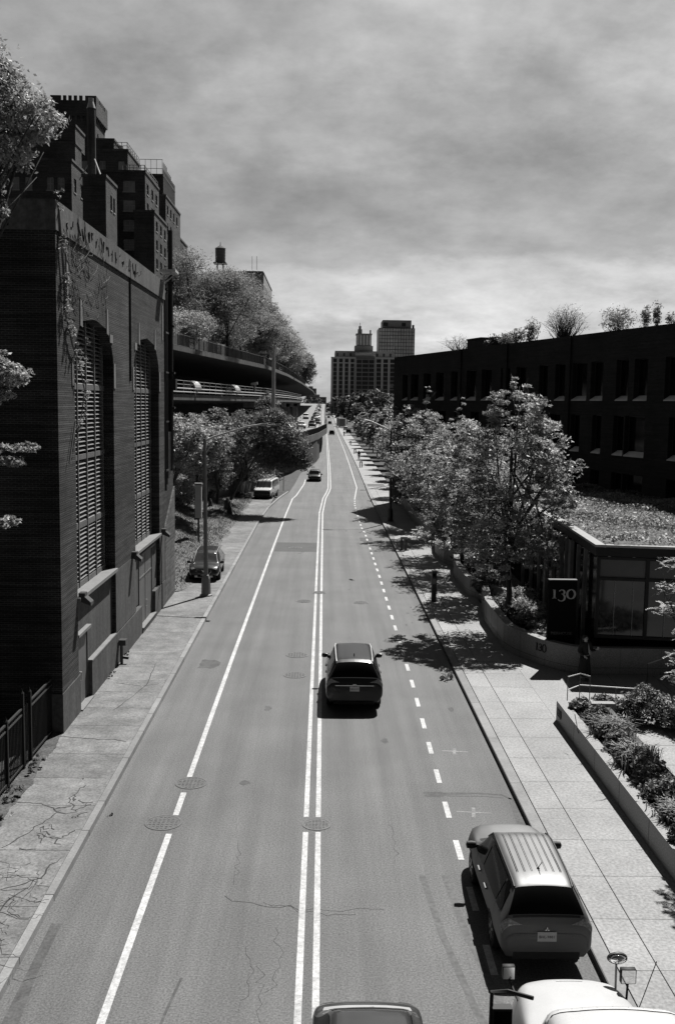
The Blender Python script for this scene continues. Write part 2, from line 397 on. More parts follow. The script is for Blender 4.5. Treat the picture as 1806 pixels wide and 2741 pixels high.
while y < 111:
    mb.ribbon([(interp(DS, y), y), (interp(DS, y+1.05), y+1.05)], .14, .004); y += 2.37
mb.ribbon([(interp(DS, y), y) for y in (111, 118, 126, 139, 173, 237, 400, 800)], .13, .004)
pave('dashed_lane_line', mb, m_paint)
rng = np.random.default_rng(5)
mb = MB(); mb.ribbon([(-3.45, 72.9), (-.35, 72.9)], 4.7, .002)
mb.ribbon([(2.95, 77.5), (3.9, 77.5)], 2.0, .002); pave('road_patch', mb, m_patch)
def blob_poly(cx, cy, rx, ry, n=22, seed=0, j=.22):
    g = np.random.default_rng(seed); ph = g.random(3)*6
    return [(cx+rx*(1+j*math.sin(3*a+ph[0])+j*.6*math.sin(7*a+ph[1]))*math.cos(a), cy+ry*(1+j*math.sin(4*a+ph[2]))*math.sin(a), .003) for a in [2*PI*i/n for i in range(n)]]
mb = MB(); mb.quad(*blob_poly(3.15, 26.2, .32, .2, seed=2)); mb.ribbon([(3.4, 26.25), (4.3, 26.3), (5.0, 26.2), (5.2, 25.9)], [.16, .1, .08, .06], .0025)  # dark blob with thin streaks to the kerb, darker asphalt tone
mb.ribbon([(3.5, 26.1), (4.4, 26.1), (5.0, 26.0)], .05, .0025); mb.ribbon([(5.2, 26), (5.17, 24.5), (5.1, 22.5)], [.15, .22, .3], .0025)
mb.ribbon([(-5.25, 13.5), (-5.2, 15.5), (-5.28, 17.5), (-5.3, 19.3)], [.5, .32, .2, .22], .0025)
for i in range(20):
    lane = rng.choice([-1.9, -1.75, 1.75, 1.9, 4.4]); mb.quad(*blob_poly(lane+rng.normal()*.25, rng.uniform(15, 95), rng.uniform(.05, .2), rng.uniform(.06, .3), 12, i))
mb.quad(*blob_poly(-4.55, 39.6, .42, .75, 16, 91))
mb.ribbon([(-2.5, 17.4), (-2.62, 16.4), (-2.7, 15.6)], .05, .0025)
pave('road_stain_and_mark', mb, m_stain_mark)
def crack(mb, pts, w, rng, z, sub=5, j=.06):
    P = []
    for a, b in zip(pts[:-1], pts[1:]):
        for i in range(sub):
            t = i/sub; P.append((a[0]+(b[0]-a[0])*t+rng.normal()*j, a[1]+(b[1]-a[1])*t+rng.normal()*j))
    P.append(pts[-1]); mb.ribbon(P, [max(.004, w*(.4+.9*rng.random())) for _ in P], z)
mb = MB()
crack(mb, [(-2.0, 20.4), (-1.0, 20.05), (0, 19.9), (1.4, 19.95)], .018, rng, .003); crack(mb, [(-1.2, 20.2), (-.2, 19.8), (.8, 19.75)], .012, rng, .003)
for (x, y) in ((-1.1, 15.6), (-1.35, 16.3), (-.8, 17), (-1.9, 21), (1.8, 22)): crack(mb, [(x, y), (x+.1, y+1), (x-.05, y+2.2)], .008, rng, .003)
crack(mb, [(-5, 90), (0, 90.4), (5, 90)], .05, rng, .003); crack(mb, [(-3, 100), (-1.2, 100.2)], .12, rng, .003); crack(mb, [(1.2, 103), (2.6, 103)], .1, rng, .003); crack(mb, [(.5, 112), (3.2, 112.4)], .09, rng, .003)
pave('road_crack', mb, m_crack)
mb = MB()
for (x, y, s) in ((4.05, 25.0, .45), (4.15, 29.6, .4), (3.0, 15.4, .5)):
    mb.ribbon([(x-s, y+.06), (x+s, y-.03)], .07, .0028); mb.ribbon([(x-.05, y-s*.7), (x+.03, y+s*.7)], .09, .0024)
mb.ribbon([(2.3, 14.2), (2.6, 15), (3.1, 15.5)], .06, .0032)
pave('spray_mark', mb, m_spray)
mb = MB()
for dxx in (0, .5): mb.ribbon([(2.35+dxx, 21.5), (2.5+dxx, 19), (2.8+dxx, 16.5), (3.2+dxx, 14.5)], .14, .0016)
pave('tyre_track', mb, M('worn_asphalt', .076, .75, .15, .6, .3, 9))
# manholes
m_iron = M('cast_iron', .055, .55, .3, 12, .4, 30, .4, spec=.5); m_ironring = M('iron_ring', .075, .5, .3, 6, .2, spec=.5)
MHL = [(-3.57, 26.87, .45, 'on the white edge line, the farther of the two near covers'), (-3.92, 24.22, .47, 'on the white edge line, lid crossed by paint'), (-.05, 24.19, .37, 'between the two broken halves of the double line'),
       (-1.0, 41.2, .48, 'across the double line from the SUV bonnet'), (-1.0, 38.07, .46, 'across the double line from the SUV boot'), (-.95, 52.7, .42, 'alone in the oncoming lane ahead of the SUV'), (-.13, 55.2, .4, 'under the double line ahead of the black SUV'), (2.1, 52.5, .42, 'in the middle of the lane ahead of the black SUV'), (-1.98, 72.5, .5, 'in the dark repaired asphalt patch')]
for x, y, r, s in MHL:
    t = thing('manhole_cover', 'round iron manhole cover '+s, 'manhole cover', (x, y, 0), 0, 'manhole covers in the road')
    MB().lathe([(r, .001), (r, .012), (r*.88, .012), (r*.88, .004)], n=28).build('ring', m_ironring, t)
    b = MB().lathe([(r*.87, .001), (r*.87, .009)], n=28)
    for k in range(-3, 4):
        for q in range(-3, 4):
            if k*k+q*q < 11: b.box(k*r*.23-.03, k*r*.23+.03, q*r*.23-.03, q*r*.23+.03, .009, .016)
    b.build('lid', m_iron, t)

# ------------------------------------------------------------------ pavements
rng = np.random.default_rng(11)
mb = MB(); mk = MB()
mb.tone = .35; mb.box(5.62, 8.45, 10, 130, -.02, .118)
y = 24.95-1.87*8
for i in range(62):
    for x0, x1 in ((5.63, 6.39), (6.4, 7.9 if y > 42 or y < 30 else 7.9)):
        mb.tone = .93+.14*rng.random(); mb.box(x0+.006, x1-.006, y+.007, y+1.87-.007, .1, .15)
    y += 1.87
mb.tone = .97; mb.box(7.9, 8.44, 42, 130, .1, .149)
struct('pavement_right', mb, m_slab)
y = 8
while y < 130:
    k0, k1 = interp(KR, y), interp(KR, y+3.74)
    mk.tone = .9+.2*rng.random(); mk.quad((k0+.02, y+.008, .152), (k0+.31, y+.008, .152), (k1+.31, y+3.732, .152), (k1+.02, y+3.732, .152)); y += 3.74
struct('kerb_right', mk, m_kerb)
mb = MB()
P = [(interp(KR, y), y) for y in range(8, 132, 4)]
for (a, ya), (b, yb) in zip(P[:-1], P[1:]): mb.box(min(a, b), max(a, b)+.02, ya, yb, -.01, .147)
struct('kerb_face_right', mb, m_steel_kerb)
mb = MB(); mb.tone = 1
for a, b in ((130, 160), (160, 240), (240, 330), (330, 500), (500, 900)):
    xa, xb = interp(KR, a), interp(KR, b); mb.quad((xa, a, .14), (xa+3.2, a, .14), (xb+3.2, b, .14), (xb, b, .14)); mb.quad((xa, a, -.01), (xa, a, .14), (xb, b, .14), (xb, b, -.01))
struct('pavement_far', mb, m_slab)
# cracked pavement: slabs between X -8.08 and the kerb
mb = MB(); mb.tone = .3; mb.box(-8.6, -5.8, 8, 92, -.02, .11)
y = 10.2; rows = []
while y < 118:
    L = rng.choice([1.5, 1.9, 2.6, 3.1]); rows.append((y, L)); 
    xr = interp(KL, y+L/2)
    mb.tone = .9+.18*rng.random(); mb.box(-8.42 if y+L < 30.4 else -8.5, min(xr, -5.2)-.19, y+.008, y+L-.008, .1, .15); y += L
pvl = struct('pavement_left', mb, m_old)
mk = MB(); y = 8
while y < 116:
    L = rng.choice([1.8, 2.4, 3.2]); a, b = interp(KL, y), interp(KL, y+L); mk.tone = .85+.3*rng.random()
    mk.quad((a-.18, y+.012, .153), (a-.0, y+.012, .153), (b-.0, y+L-.012, .153), (b-.18, y+L-.012, .153)); mk.quad((a, y+.012, .153), (a+.012, y+.012, -.01), (b+.012, y+L-.012, -.01), (b, y+L-.012, .153)); y += L
struct('kerb_left', mk, m_kerb)
mb = MB(); z = .155
CR = [[(-8.3, 25.2), (-7.2, 25.0), (-6.4, 24.3), (-6.0, 24.9)], [(-6.6, 24.6), (-6.9, 23.6), (-7.4, 22.4)], [(-7.1, 21.0), (-7.0, 20.2), (-7.8, 19.4)], [(-7.0, 20.2), (-6.2, 20.8), (-5.9, 21.9)], [(-6.2, 20.8), (-6.6, 19.2), (-7.5, 17.9), (-7.8, 17.2)],
      [(-6.1, 18.4), (-6.5, 17.7), (-6.9, 16.9), (-7.6, 16.2)], [(-6.9, 16.9), (-7.2, 15.6), (-7.0, 14.6), (-7.6, 13.6)], [(-6.9, 16.9), (-6.3, 16.4), (-5.9, 16.5)], [(-7.2, 15.6), (-6.5, 15.2), (-6.05, 15.3)], [(-6.5, 15.2), (-6.4, 14.2), (-6.9, 13.3)], [(-7.9, 18.3), (-7.2, 18.2), (-6.4, 18.4)],
      [(-7.9, 14.7), (-7.2, 14.6)], [(-7, 14.6), (-6.4, 14.2), (-6, 13.8)], [(-8.2, 30.2), (-6.8, 30.0), (-5.95, 29.8)], [(-7, 33), (-6.4, 36), (-6.6, 39)], [(-7.5, 36.2), (-6.6, 35.8), (-6.0, 36.2)], [(-6.8, 23.2), (-6.2, 22.9), (-5.95, 23.4)], [(-6.3, 26.3), (-6.6, 25.4), (-6.2, 24.6)]]
for c in CR: crack(mb, c, .03, rng, z, 6, .035)
for i in range(190):
    x, y = rng.uniform(-7.9, -6.0), rng.uniform(11.5, 21.5); a = rng.random()*6; L = rng.uniform(.3, .9); crack(mb, [(x, y), (x+L*math.cos(a), y+L*math.sin(a)), (x+L*math.cos(a)+.5*L*math.cos(a+.9), y+L*math.sin(a)+.5*L*math.sin(a+.9))], .013, rng, z, 5, .03)
for i in range(14):
    x, y = rng.uniform(-6.7, -6.0), rng.uniform(22.3, 25.5); crack(mb, [(x, y), (x+rng.uniform(-.4, .4), y+rng.uniform(-.5, .5))], .035, rng, z, 4, .05)
mb.build('crack', m_crack, pvl)
# dirt strip by the fence, gutter grime
mb = MB(); P = [(-8.55, 13), (-7.9, 13), (-7.75, 22), (-7.9, 24.5), (-7.85, 26), (-8.0, 28), (-7.95, 29), (-8.08, 30.4), (-8.55, 30.4)]
Pz = []
for (a, b), (c, d) in zip(P, P[1:]+P[:1]):
    for i in range(6): Pz.append((a+(c-a)*i/6+rng.normal()*.03, b+(d-b)*i/6, .157))
mb.quad(*Pz); struct('dirt_ground', mb, m_dirt)
V, F, t = leaves(rng, [(-8.05, 14.5, .2, .25, 1.2, .12), (-8.0, 23.6, .2, .25, .5, .15), (-8.1, 25.4, .25, .25, .6, .2), (-8.05, 27.6, .25, .2, .9, .2), (-8.0, 40.8, .2, .08, .9, .12), (-8.0, 37, .18, .08, 1.0, .08), (-7.95, 19.5, .2, .2, .8, .12), (-7.85, 47, .16, .06, 1.5, .06)], 2600, .045)
tag(raw_mesh('weeds', V, F, m_grass, None, t), 'scruffy weeds and grass tufts along the fence and the wall foot', 'weeds', kind='stuff')
for x, y, s, lb in ((-7.75, 24.25, .10, 'crumpled pale paper lying by the fence foot'), (-8.05, 28.2, .08, 'small white scrap in the dirt beside the fence'), (-5.35, 24.6, .09, 'crumpled white scrap in the gutter of the cracked pavement'), (-6.55, 26.6, .05, 'tiny white scrap in the middle of the cracked pavement'), (-7.9, 37.6, .10, 'pale rubble lump against the brick wall foot'), (4.95, 38.9, .16, 'smaller heap of pale dry leaves under the steel-faced kerb'), (4.93, 37.6, .26, 'larger heap of pale dry leaves under the steel-faced kerb')):
    g = np.random.default_rng(int(abs(x*100))); b = MB()
    for k in range(9 if s > .12 else 3):
        c = Vector((g.normal()*s*.6, g.normal()*s*.7, abs(g.normal())*s*.25+.02)); b.obox(c, (g.normal(size=3), g.normal(size=3), (0, 0, 1)), (s*.4, s*.28, s*.1))
    o = b.build('litter', m_litter); o.location = (x, y, 0 if x > -5.6 and x < 5.3 else .15); tag(o, lb, 'litter')
# ------------------------------------------------------------------ ventilation building (left)
X0, XR = -8.08, -8.56
vb = thing('ventilation_building', 'tall dark brick ventilation building with two arched louvred openings beside the cracked pavement', 'building', (X0, 40, 0))
def P_(mb, name, m, smooth=False, par=None, each=False):
    for o in (mb.each(name, m) if each else [mb.build(name, m, None, smooth)]):
        o.parent = par or vb; o.matrix_parent_inverse = Matrix.Translation((-X0, -40, 0))
    return o
def _old(o, par):
    o.parent = par or vb; o.matrix_parent_inverse = Matrix.Translation((-X0, -40, 0)) if (par or vb) is vb else Matrix.Identity(4)
    return o
ZT = 15.62
def yz(poly, mb, x0, x1): mb.prism([(x0, a, b) for a, b in poly], (x1-x0, 0, 0))
mb = MB()
mb.box(-40, -8.9, 30.5, 50.8, -.1, ZT)
for a, b in ((30.5, 32.65), (38.65, 42.85), (49.2, 50.8)): mb.box(-8.9, X0, a, b, 1.44, ZT)
mb.box(-8.9, XR-.06, 32.65, 38.65, 3.95, ZT); mb.box(-8.9, XR-.06, 42.85, 49.2, 3.95, ZT)
for a, b in ((32.65, 38.65), (42.85, 49.2)):
    c = [(a, ZT), (a, 12.2), (a+.25, 12.55), (a+.75, 13.0), (a+1.25, 13.22), ((a+b)/2, 13.42), (b-1.25, 13.22), (b-.75, 13.0), (b-.25, 12.55), (b, 12.2), (b, ZT)]
    yz(c, mb, XR, X0)
P_(mb, 'wall', m_brick)
mb = MB()
mb.box(XR, X0-.0, 30.5, 30.52, 0, .01)
mb.box(X0+.0, X0+.02, 30.5, 31.25, 1.46, ZT-.02)
P_(mb, 'corner_pilaster', m_brick)
# stucco zone below the openings
mb = MB()
XP = -8.23
mb.box(-8.9, XP, 34.45, 38.65, 1.44, 3.93); mb.box(-8.9, XP, 32.65, 34.45, 2.78, 3.93)
mb.box(-8.9, XP, 42.85, 44.25, 1.48, 3.93); mb.box(-8.9, XP, 47.65, 49.2, 1.48, 3.93); mb.box(-8.9, XP, 44.25, 47.65, 3.78, 3.93)
mb.box(X0, X0+.012, 38.66, 42.84, 1.46, 3.93); mb.box(X0, X0+.012, 49.22, 50.79, 1.46, 3.93)
P_(mb, 'stucco_panel', m_stucco, each=True)
mb = MB()
for a, b in ((30.5, 32.78), (34.46, 44.2), (47.7, 50.8)): mb.box(-8.9, X0+.03, a, b, -.1, 1.42)
mb.box(-8.9, X0+.06, 32.78, 34.46, -.1, .16); mb.box(-8.9, X0+.06, 44.2, 47.7, -.1, .36)
P_(mb, 'plinth', m_stucco, each=True)
mb = MB()
mb.box(XR, X0+.10, 32.6, 38.7, 3.94, 4.06); mb.box(XR, X0+.10, 42.8, 49.25, 3.94, 4.06)
mb.box(XP, X0+.04, 34.47, 38.62, 1.42, 1.48); mb.box(XR, X0+.09, 32.78, 34.46, .16, .2); mb.box(XR, X0+.09, 44.2, 47.7, .36, .41)
P_(mb, 'sill', m_stone, each=True)
mb = MB(); mb.box(XP, X0+.02, 32.7, 34.46, 2.68, 2.78); mb.box(XP, X0+.02, 44.2, 47.7, 3.68, 3.78); P_(mb, 'lintel', m_stone, each=True)
for a, b, nb in ((32.65, 38.65, 5), (42.85, 49.2, 5)):
    fr = MB(); n = 5
    mu = [32.7, 33.16, 34.46, 35.76, 37.06, 38.36] if a < 40 else [42.9, 44.0, 45.2, 46.4, 47.6, 48.85]
    for y in mu: fr.box(XR+.0, XR+.13, y-.045, y+.045, 4.06, 13.3)
    for z in (11.04, 8.61, 6.22, 4.16): fr.box(XR+.0, XR+.11, a, b, z-.09, z+.09)
    w = P_(fr, 'louvre_window', m_louvre)
    bl = MB()
    for y0, y1 in zip(mu[:-1], mu[1:]):
        z = 4.36
        while z < 13.2:
            if all(abs(z-q) > .12 for q in (11.04, 8.61, 6.22)):
                bl.obox((XR+.04, (y0+y1)/2, z), ((1, 0, -.75), (0, 1, 0), (.75, 0, 1)), (.075, (y1-y0)/2-.06, .010))
            z += .155
    o = bl.build('louvre_blade', m_louvre, w)
mb = MB()
for y in (32.42, 38.80, 42.62, 49.38): mb.box(X0, X0+.03, y-.14, y+.14, 11.05, 12.0)
for y, s in ((37.62, 1), (33.6, -1), (44.0, -1), (48.1, 1)):
    mb.prism([(X0, y-.16, 13.05), (X0, y+.16, 13.0), (X0, y+.05, 13.95), (X0, y-.12, 13.95)][::-1], (.03, 0, 0))
for y in (38.3, 43.25): mb.box(X0, X0+.03, y-.3, y+.2, 12.75, 13.05)
mb.box(X0, X0+.03, 31.75, 31.95, 13.6, 15.2); mb.box(X0, X0+.03, 50.2, 50.4, 13.6, 15.3)
P_(mb, 'stone_block', m_stone, each=True)
# coping with scrawled paint
mb = MB(); mb.box(-40, X0+.06, 30.44, 50.86, ZT, 16.5); P_(mb, 'coping', m_concd)
g = np.random.default_rng(3); mb = MB(); y = 31.6
while y < 44.5:
    w = g.uniform(.35, .7); k = g.integers(3, 6)
    pts = [(X0+.062, y+w*g.random(), 15.75+.62*g.random()) for _ in range(k)]
    for a, b in zip(pts[:-1], pts[1:]): mb.bar(a, b, .004, .05, (1, 0, 0))
    y += w+.12
x = -9.2
while x > -20:
    w = g.uniform(.3, .6); pts = [(x-w*g.random(), 30.438, 15.7+.65*g.random()) for _ in range(4)]
    for a, b in zip(pts[:-1], pts[1:]): mb.bar(a, b, .05, .004, (0, 1, 0))
    x -= w+.1
P_(mb, 'graffiti_stroke', m_scuff, each=True)
# doors
for y0, y1, z0, z1, dbl in ((32.85, 34.4, .2, 2.68, 0), (44.3, 47.6, .41, 3.68, 1)):
    d = MB(); d.box(XP-.1, XP+.0, y0, y1, z0, z1)
    if dbl: d.box(XP, XP+.015, y0+1.62, y0+1.66, z0, z1); d.box(XP, XP+.02, y0, y1, 2.55, 2.62)
    o = P_(d, 'door', m_door)
    h = MB(); yc = y0+.5 if not dbl else y0+1.75
    h.tube([(XP, yc, 1.35), (XP+.07, yc, 1.35), (XP+.07, yc, 1.05), (XP, yc, 1.05)], .018, 6); h.build('handle', m_galv, o)
    f = MB(); f.box(XP, XP+.04, y1, y1+.05, z0, z1+.0); f.box(XP, XP+.04, y0-.05, y0, z0, z1+.0); f.each('frame', m_door, o)
# wall lamps
for y in (32.9, 42.1, 49.9):
    b = MB(); b.box(X0, X0+.22, y-.16, y+.16, 3.95, 4.2); b.prism([(X0+.02, y-.2, 3.94), (X0+.42, y-.2, 3.78), (X0+.42, y-.2, 3.9), (X0+.2, y-.2, 4.1)], (0, .4, 0)); P_(b, 'wall_lamp', m_dmetal)
b = MB(); b.tube([(X0+.15, 38.95, .15), (X0+.15, 38.95, 1.0)], .06, 8); b.box(X0+.06, X0+.34, 38.8, 39.15, .92, 1.14); b.tube([(X0+.1, 38.98, .42), (X0+.42, 39.0, .38)], .07, 8); P_(b, 'standpipe', m_dmetal)
b = MB(); b.tube([(X0+.03, 41.9, 11.4), (X0+.03, 41.95, 16.3)], .045, 6); P_(b, 'drain_pipe', m_trim)
b = MB(); b.box(X0, X0+.75, 49.75, 50.85, 16.88, 17.0); b.tube([(X0+.6, 49.9, 16.9), (X0+.05, 49.9, 16.4)], .03, 6); b.tube([(X0+.6, 50.7, 16.9), (X0+.05, 50.7, 16.4)], .03, 6); P_(b, 'roof_bracket', m_galv)
# annex
mb = MB(); mb.box(-30, -8.14, 50.86, 54.1, -.1, 16.2); P_(mb, 'annex', m_brick)
mb = MB(); mb.prism([(-8.14, 50.88, 0), (-8.14, 54.14, 0), (-8.14, 54.14, 6.0), (-8.14, 50.88, 4.1)][::-1], (.08, 0, 0)); P_(mb, 'annex_base', brick('pale_brick', .085, .14, .25, .2))
b = MB()
for i, y in enumerate((51.15, 51.5, 51.8, 53.2, 53.5)): b.tube([(-8.06, y, 6.0+.3*i), (-8.06, y, 16.0)], .05, 6)
for z in (7, 9.5, 12, 14): b.box(-8.14, -8.0, 51.05, 51.9, z, z+.08)
P_(b, 'conduit', m_dmetal)
b = MB(); b.tube([(-8.0, 52.5, 9.0), (-8.0, 52.5, 19.3)], .13, 10)
for z in (10.2, 12.0, 14.4, 16.6): b.box(-8.2, -7.78, 52.3, 52.7, z, z+.1)
b.box(-8.2, -7.7, 52.25, 52.75, 11.2, 11.75); P_(b, 'flue_pipe', m_trim)
# ivy and bare vines
rng = np.random.default_rng(8)
iv = thing('climbing_vine', 'straggling leafy vine trailing down the near corner of the brick building', 'vine', (X0+.06, 31, 0))
path = [(0, -.3, 16.3), (.03, -.1, 15.2), (.03, .2, 14.0), (.03, .2, 13.1), (.03, .7, 12.6), (.03, 1.1, 12.1), (.03, 1.9, 11.6), (.03, 2.6, 10.7), (.03, 2.2, 10.0), (.03, 1.6, 9.3)]
path = [(x, y+.0, z+.2) for x, y, z in path]
V, F, t = leaves(rng, [(p[0]+.06, p[1], p[2], .10, .22, .45) for p in path]+[(.06, 2.9, 12.6, .08, .5, .2), (.06, 3.0, 11.9, .08, .4, .15)], 1500, .052, clump=14)
raw_mesh('foliage', V, F, m_leaf, iv, t)
b = MB(); b.tube(path, [.035, .035, .035, .03, .03, .03, .02, .02, .02, .02], 6)
for i in range(150):
    y, z = rng.uniform(.4, 6.5), rng.uniform(13.3, 15.6); 
    if rng.random() > 1-(y-.4)/9: continue
    a = rng.random()*PI; L = rng.uniform(.3, 1.1); b.tube([(.0, y, z), (.03, y+L*.5*math.cos(a)+.05, z+L*.5*math.sin(a)), (.0, y+L*math.cos(a), z+L*math.sin(a))], .008, 4)
b.tube([(.02, .5, 8.6), (.02, 1.35, 9.9)], .03, 6)
b.build('stem', M('dry_vine', .09, .9), iv)

# ------------------------------------------------------------------ iron fence, lower left
fe = thing('iron_fence', 'black iron picket fence with twin top rails at the foot of the brick building', 'fence', (-8.4, 28, 0))
b = MB()
for y0, y1 in ((28.2, 30.45), (26.0, 27.45), (13, 25.95)):
    for z in (1.92, 1.75, .28): b.box(-.025, .025, y0-28, y1-28, z-.025, z+.025)
b.build('rail', M('fence_rail', .025, .45, .1, spec=.5), fe)
m_fblack = M('fence_black', .008, .6, spec=.2)
b = MB(); y = 13.05
while y < 30.45: b.box(-.011, .011, y-28-.011, y-28+.011, .15, 1.9); y += .125
b.build('grille', m_fblack, fe)
for y, h in ((28.15, 2.2), (27.45, 2.35), (26.0, 2.0), (23.5, 2.0), (21, 2.0)):
    b = MB(); b.box(-.05, .05, y-28-.05, y-28+.05, .1, h); b.lathe([(.07, h), (.03, h+.06), (.005, h+.14)], (0, y-28, 0), 8); b.build('post', m_fblack, fe)
struct('yard_ground', MB().quad((-40, 5, .1), (-8.5, 5, .1), (-8.5, 30.5, .1), (-40, 30.5, .1)), m_dirt)

# ------------------------------------------------------------------ street lamps and posts
def lamp(name, label, x, y, h, ax, az, m, dirn):
    t = thing(name, label, 'street lamp', (x, y, .15), 0, 'street lamps')
    b = MB(); b.lathe([(.34, 0), (.34, .06), (.26, .1), (.235, .95), (.17, 1.12), (.12, 1.16)], n=8); b.build('base', m, t)
    b = MB(); b.tube([(0, 0, 1.1), (-.04, 0, h*.6), (-.07, 0, h)], [.125, .105, .085], 8); b.build('pole', m, t)
    b = MB(); pts = [(-.07, 0, h-.15), (ax*.12, 0, h+.1*az), (ax*.35, 0, h+az*.42), (ax*.62, 0, h+az*.78), (ax*.82, 0, h+az*.92)]
    b.tube(pts, [.06, .055, .05, .048, .045], 8); b.tube([(-.07, 0, h-.9), (ax*.12, 0, h-.1)], .03, 6); b.build('arm', m_galv, t)
    b = MB(); e = Vector((ax*.82, 0, h+az*.92)); s = 1 if ax > 0 else -1
    b.obox(e+Vector((s*.14, 0, .0)), ((1, 0, .12*s), (0, 1, 0), (-.12*s, 0, 1)), (.2, .12, .06)); b.obox(e+Vector((s*.48, 0, -.02)), ((1, 0, .1*s), (0, 1, 0), (-.1*s, 0, 1)), (.24, .14, .035)); b.build('lamp_head', m_galv, t)
    b = MB(); b.box(e.x+s*.3, e.x+s*.66, -.1, .1, e.z-.09, e.z-.062) if s > 0 else b.box(e.x-.66, e.x-.3, -.1, .1, e.z-.09, e.z-.062); b.build('lens', m_lamp, t)
    return t
lamp('street_lamp', 'grey octagonal street lamp on the cracked pavement in front of the dark estate car', -6.25, 53.2, 8.5, 3.6, .85, M('lamp_post_grey', .16, .5, .15, 2, .1), 1)
lamp('street_lamp', 'dark street lamp rising from the pale-slabbed pavement among the tree crowns', 6.05, 88.7, 8.15, -3.1, 1.0, m_dmetal, -1)
t = thing('utility_pole', 'tall bare concrete pole rising above the bank trees in front of the viaduct', 'pole', (-5.85, 116, .1))
MB().tube([(0, 0, 0), (0, 0, 16.3)], [.27, .2], 12).build('shaft', M('pole_concrete', .42, .8, .12, 1), t); MB().box(-1.6, -.9, -.15, .15, 16.1, 16.35).box(-.95, 0, -.05, .05, 16.12, 16.2).build('lamp_head', m_galv, t)
t = thing('equipment_cabinet', 'narrow grey pole-mounted cabinet behind the grey street lamp', 'cabinet', (-9.0, 72, .6))
MB().box(-.23, .23, -.2, .2, 1.6, 4.0).build('cabinet', M('cabinet_grey', .3, .6), t); MB().box(-.27, .27, -.24, .24, 4.0, 4.12).build('cap', m_conc, t); MB().tube([(0, 0, -.6), (0, 0, 1.62)], .08, 8).build('post', m_dmetal, t)

# ------------------------------------------------------------------ bank, ivy wall
rng = np.random.default_rng(21)
def bank_z(x, y):
    d = (-7.75-x); e = min(1, max(0, (y-54)/20)); q = min(1, max(0, (118-y)/20))
    return .16+max(0, d)*.24*(.4+.6*e)*q+.28*math.sin(x*1.3+y*.6)*math.sin(y*.33)*min(1, max(0, d)/2)
NX, NY = 22, 60; V = []; mb = MB()
for j in range(NY+1):
    y = 54.15+j*(118-54.15)/NY
    for i in range(NX+1):
        x = -7.55+.25*math.sin(y*.9)+.12*math.sin(y*2.3)-i*.42-(1 if y < 60 else 0)*.0
        V.append((x, y, bank_z(x, y)))
fs = [(j*(NX+1)+i, j*(NX+1)+i+1, (j+1)*(NX+1)+i+1, (j+1)*(NX+1)+i) for j in range(NY) for i in range(NX)]
mb.add(V, [f[::-1] for f in fs]); struct('bank_ground', mb, m_lawn)
n = 34000; gx = rng.uniform(-15.5, -7.5, n); gy = rng.uniform(54.3, 116, n)
keep = rng.random(n) < np.clip((-7.3-gx)/.9, 0, 1); gx, gy = gx[keep], gy[keep]; n = len(gx); gz = np.array([bank_z(a, b) for a, b in zip(gx, gy)])
c = np.stack([gx, gy, gz], 1); a = rng.random(n)*2*PI; d = np.stack([np.cos(a), np.sin(a), 0*a], 1)*.32; h = rng.uniform(.05, .17, n)[:, None]; lean = rng.normal(size=(n, 3))*.07; lean[:, 2] = 0
Vv = np.stack([c-d*.05, c+d*.05, c+d*.02+lean+np.array([0, 0, 1])*h, c-d*.03+lean*1.2+np.array([0, 0, 1])*h*.9], 1).reshape(-1, 3)
tag(raw_mesh('bank_grass', Vv, np.arange(4*n).reshape(-1, 4), m_grass, None, np.repeat(.5+rng.random(n), 4)), 'rough unmown grass on the bank behind the cracked pavement', 'grass', kind='stuff')
for x, y, s, lb in ((-8.9, 93, .42, 'largest dark tree stump on the grassy bank'), (-8.5, 90.5, .26, 'small dark stump low on the bank toward the van'), (-10.4, 92, .22, 'small dark stump high on the bank, away from the van')):
    b = MB(); g = np.random.default_rng(int(y)); b.lathe([(s*1.3, -.2), (s, .15), (s*.75, s*2.0), (s*.3, s*2.9), (.02, s*3.1)], n=9); o = b.build('tree_stump', m_bark); o.location = (x, y, bank_z(x, y)); tag(o, lb, 'stump')
# retaining wall carrying the ivy
WP = [(-15.5, 70), (-14.5, 84), (-12.4, 96), (-10.2, 108), (-7.6, 119), (-5.9, 126)]
rw = thing('retaining_wall', 'ivy-covered retaining wall behind the grassy bank and the white van', 'wall', (-12, 100, 0)); b = MB()
for (x0, y0), (x1, y1) in zip(WP[:-1], WP[1:]):
    b.prism([(x0+12, y0-100, 0), (x1+12, y1-100, 0), (x1+11.4, y1-99.8, 0), (x0+11.4, y0-99.8, 0)], (0, 0, 5.6))
b.build('wall', m_concd, rw)
bl = []
for (x0, y0), (x1, y1) in zip(WP[:-1], WP[1:]):
    for k in range(7):
        s = (k+rng.random())/7; bl.append((x0+(x1-x0)*s+.35, y0+(y1-y0)*s-.3, rng.uniform(1.2, 5.2), .6, 1.3, 1.1))
V, F, t = leaves(rng, bl, 17000, .13, shell=.3, clump=30, csize=.3); V -= np.array([-12, 100, 0]); raw_mesh('ivy', V, F, m_leafd, rw, t)
gr = thing('guard_rail', 'pale steel guard rail along the top of the ivy-covered wall', 'guard rail', (-12, 90, 5.6)); b = MB()
for (x0, y0), (x1, y1) in zip(WP[:3], WP[1:4]):
    b.bar((x0+11.7, y0-90, .62), (x1+11.7, y1-90, .62), .06, .22)
    for k in range(4): s = k/4; b.box(x0+(x1-x0)*s+11.55, x0+(x1-x0)*s+11.65, y0+(y1-y0)*s-90-.05, y0+(y1-y0)*s-90+.05, 0, .75)
b.build('rail', m_gmetal, gr)

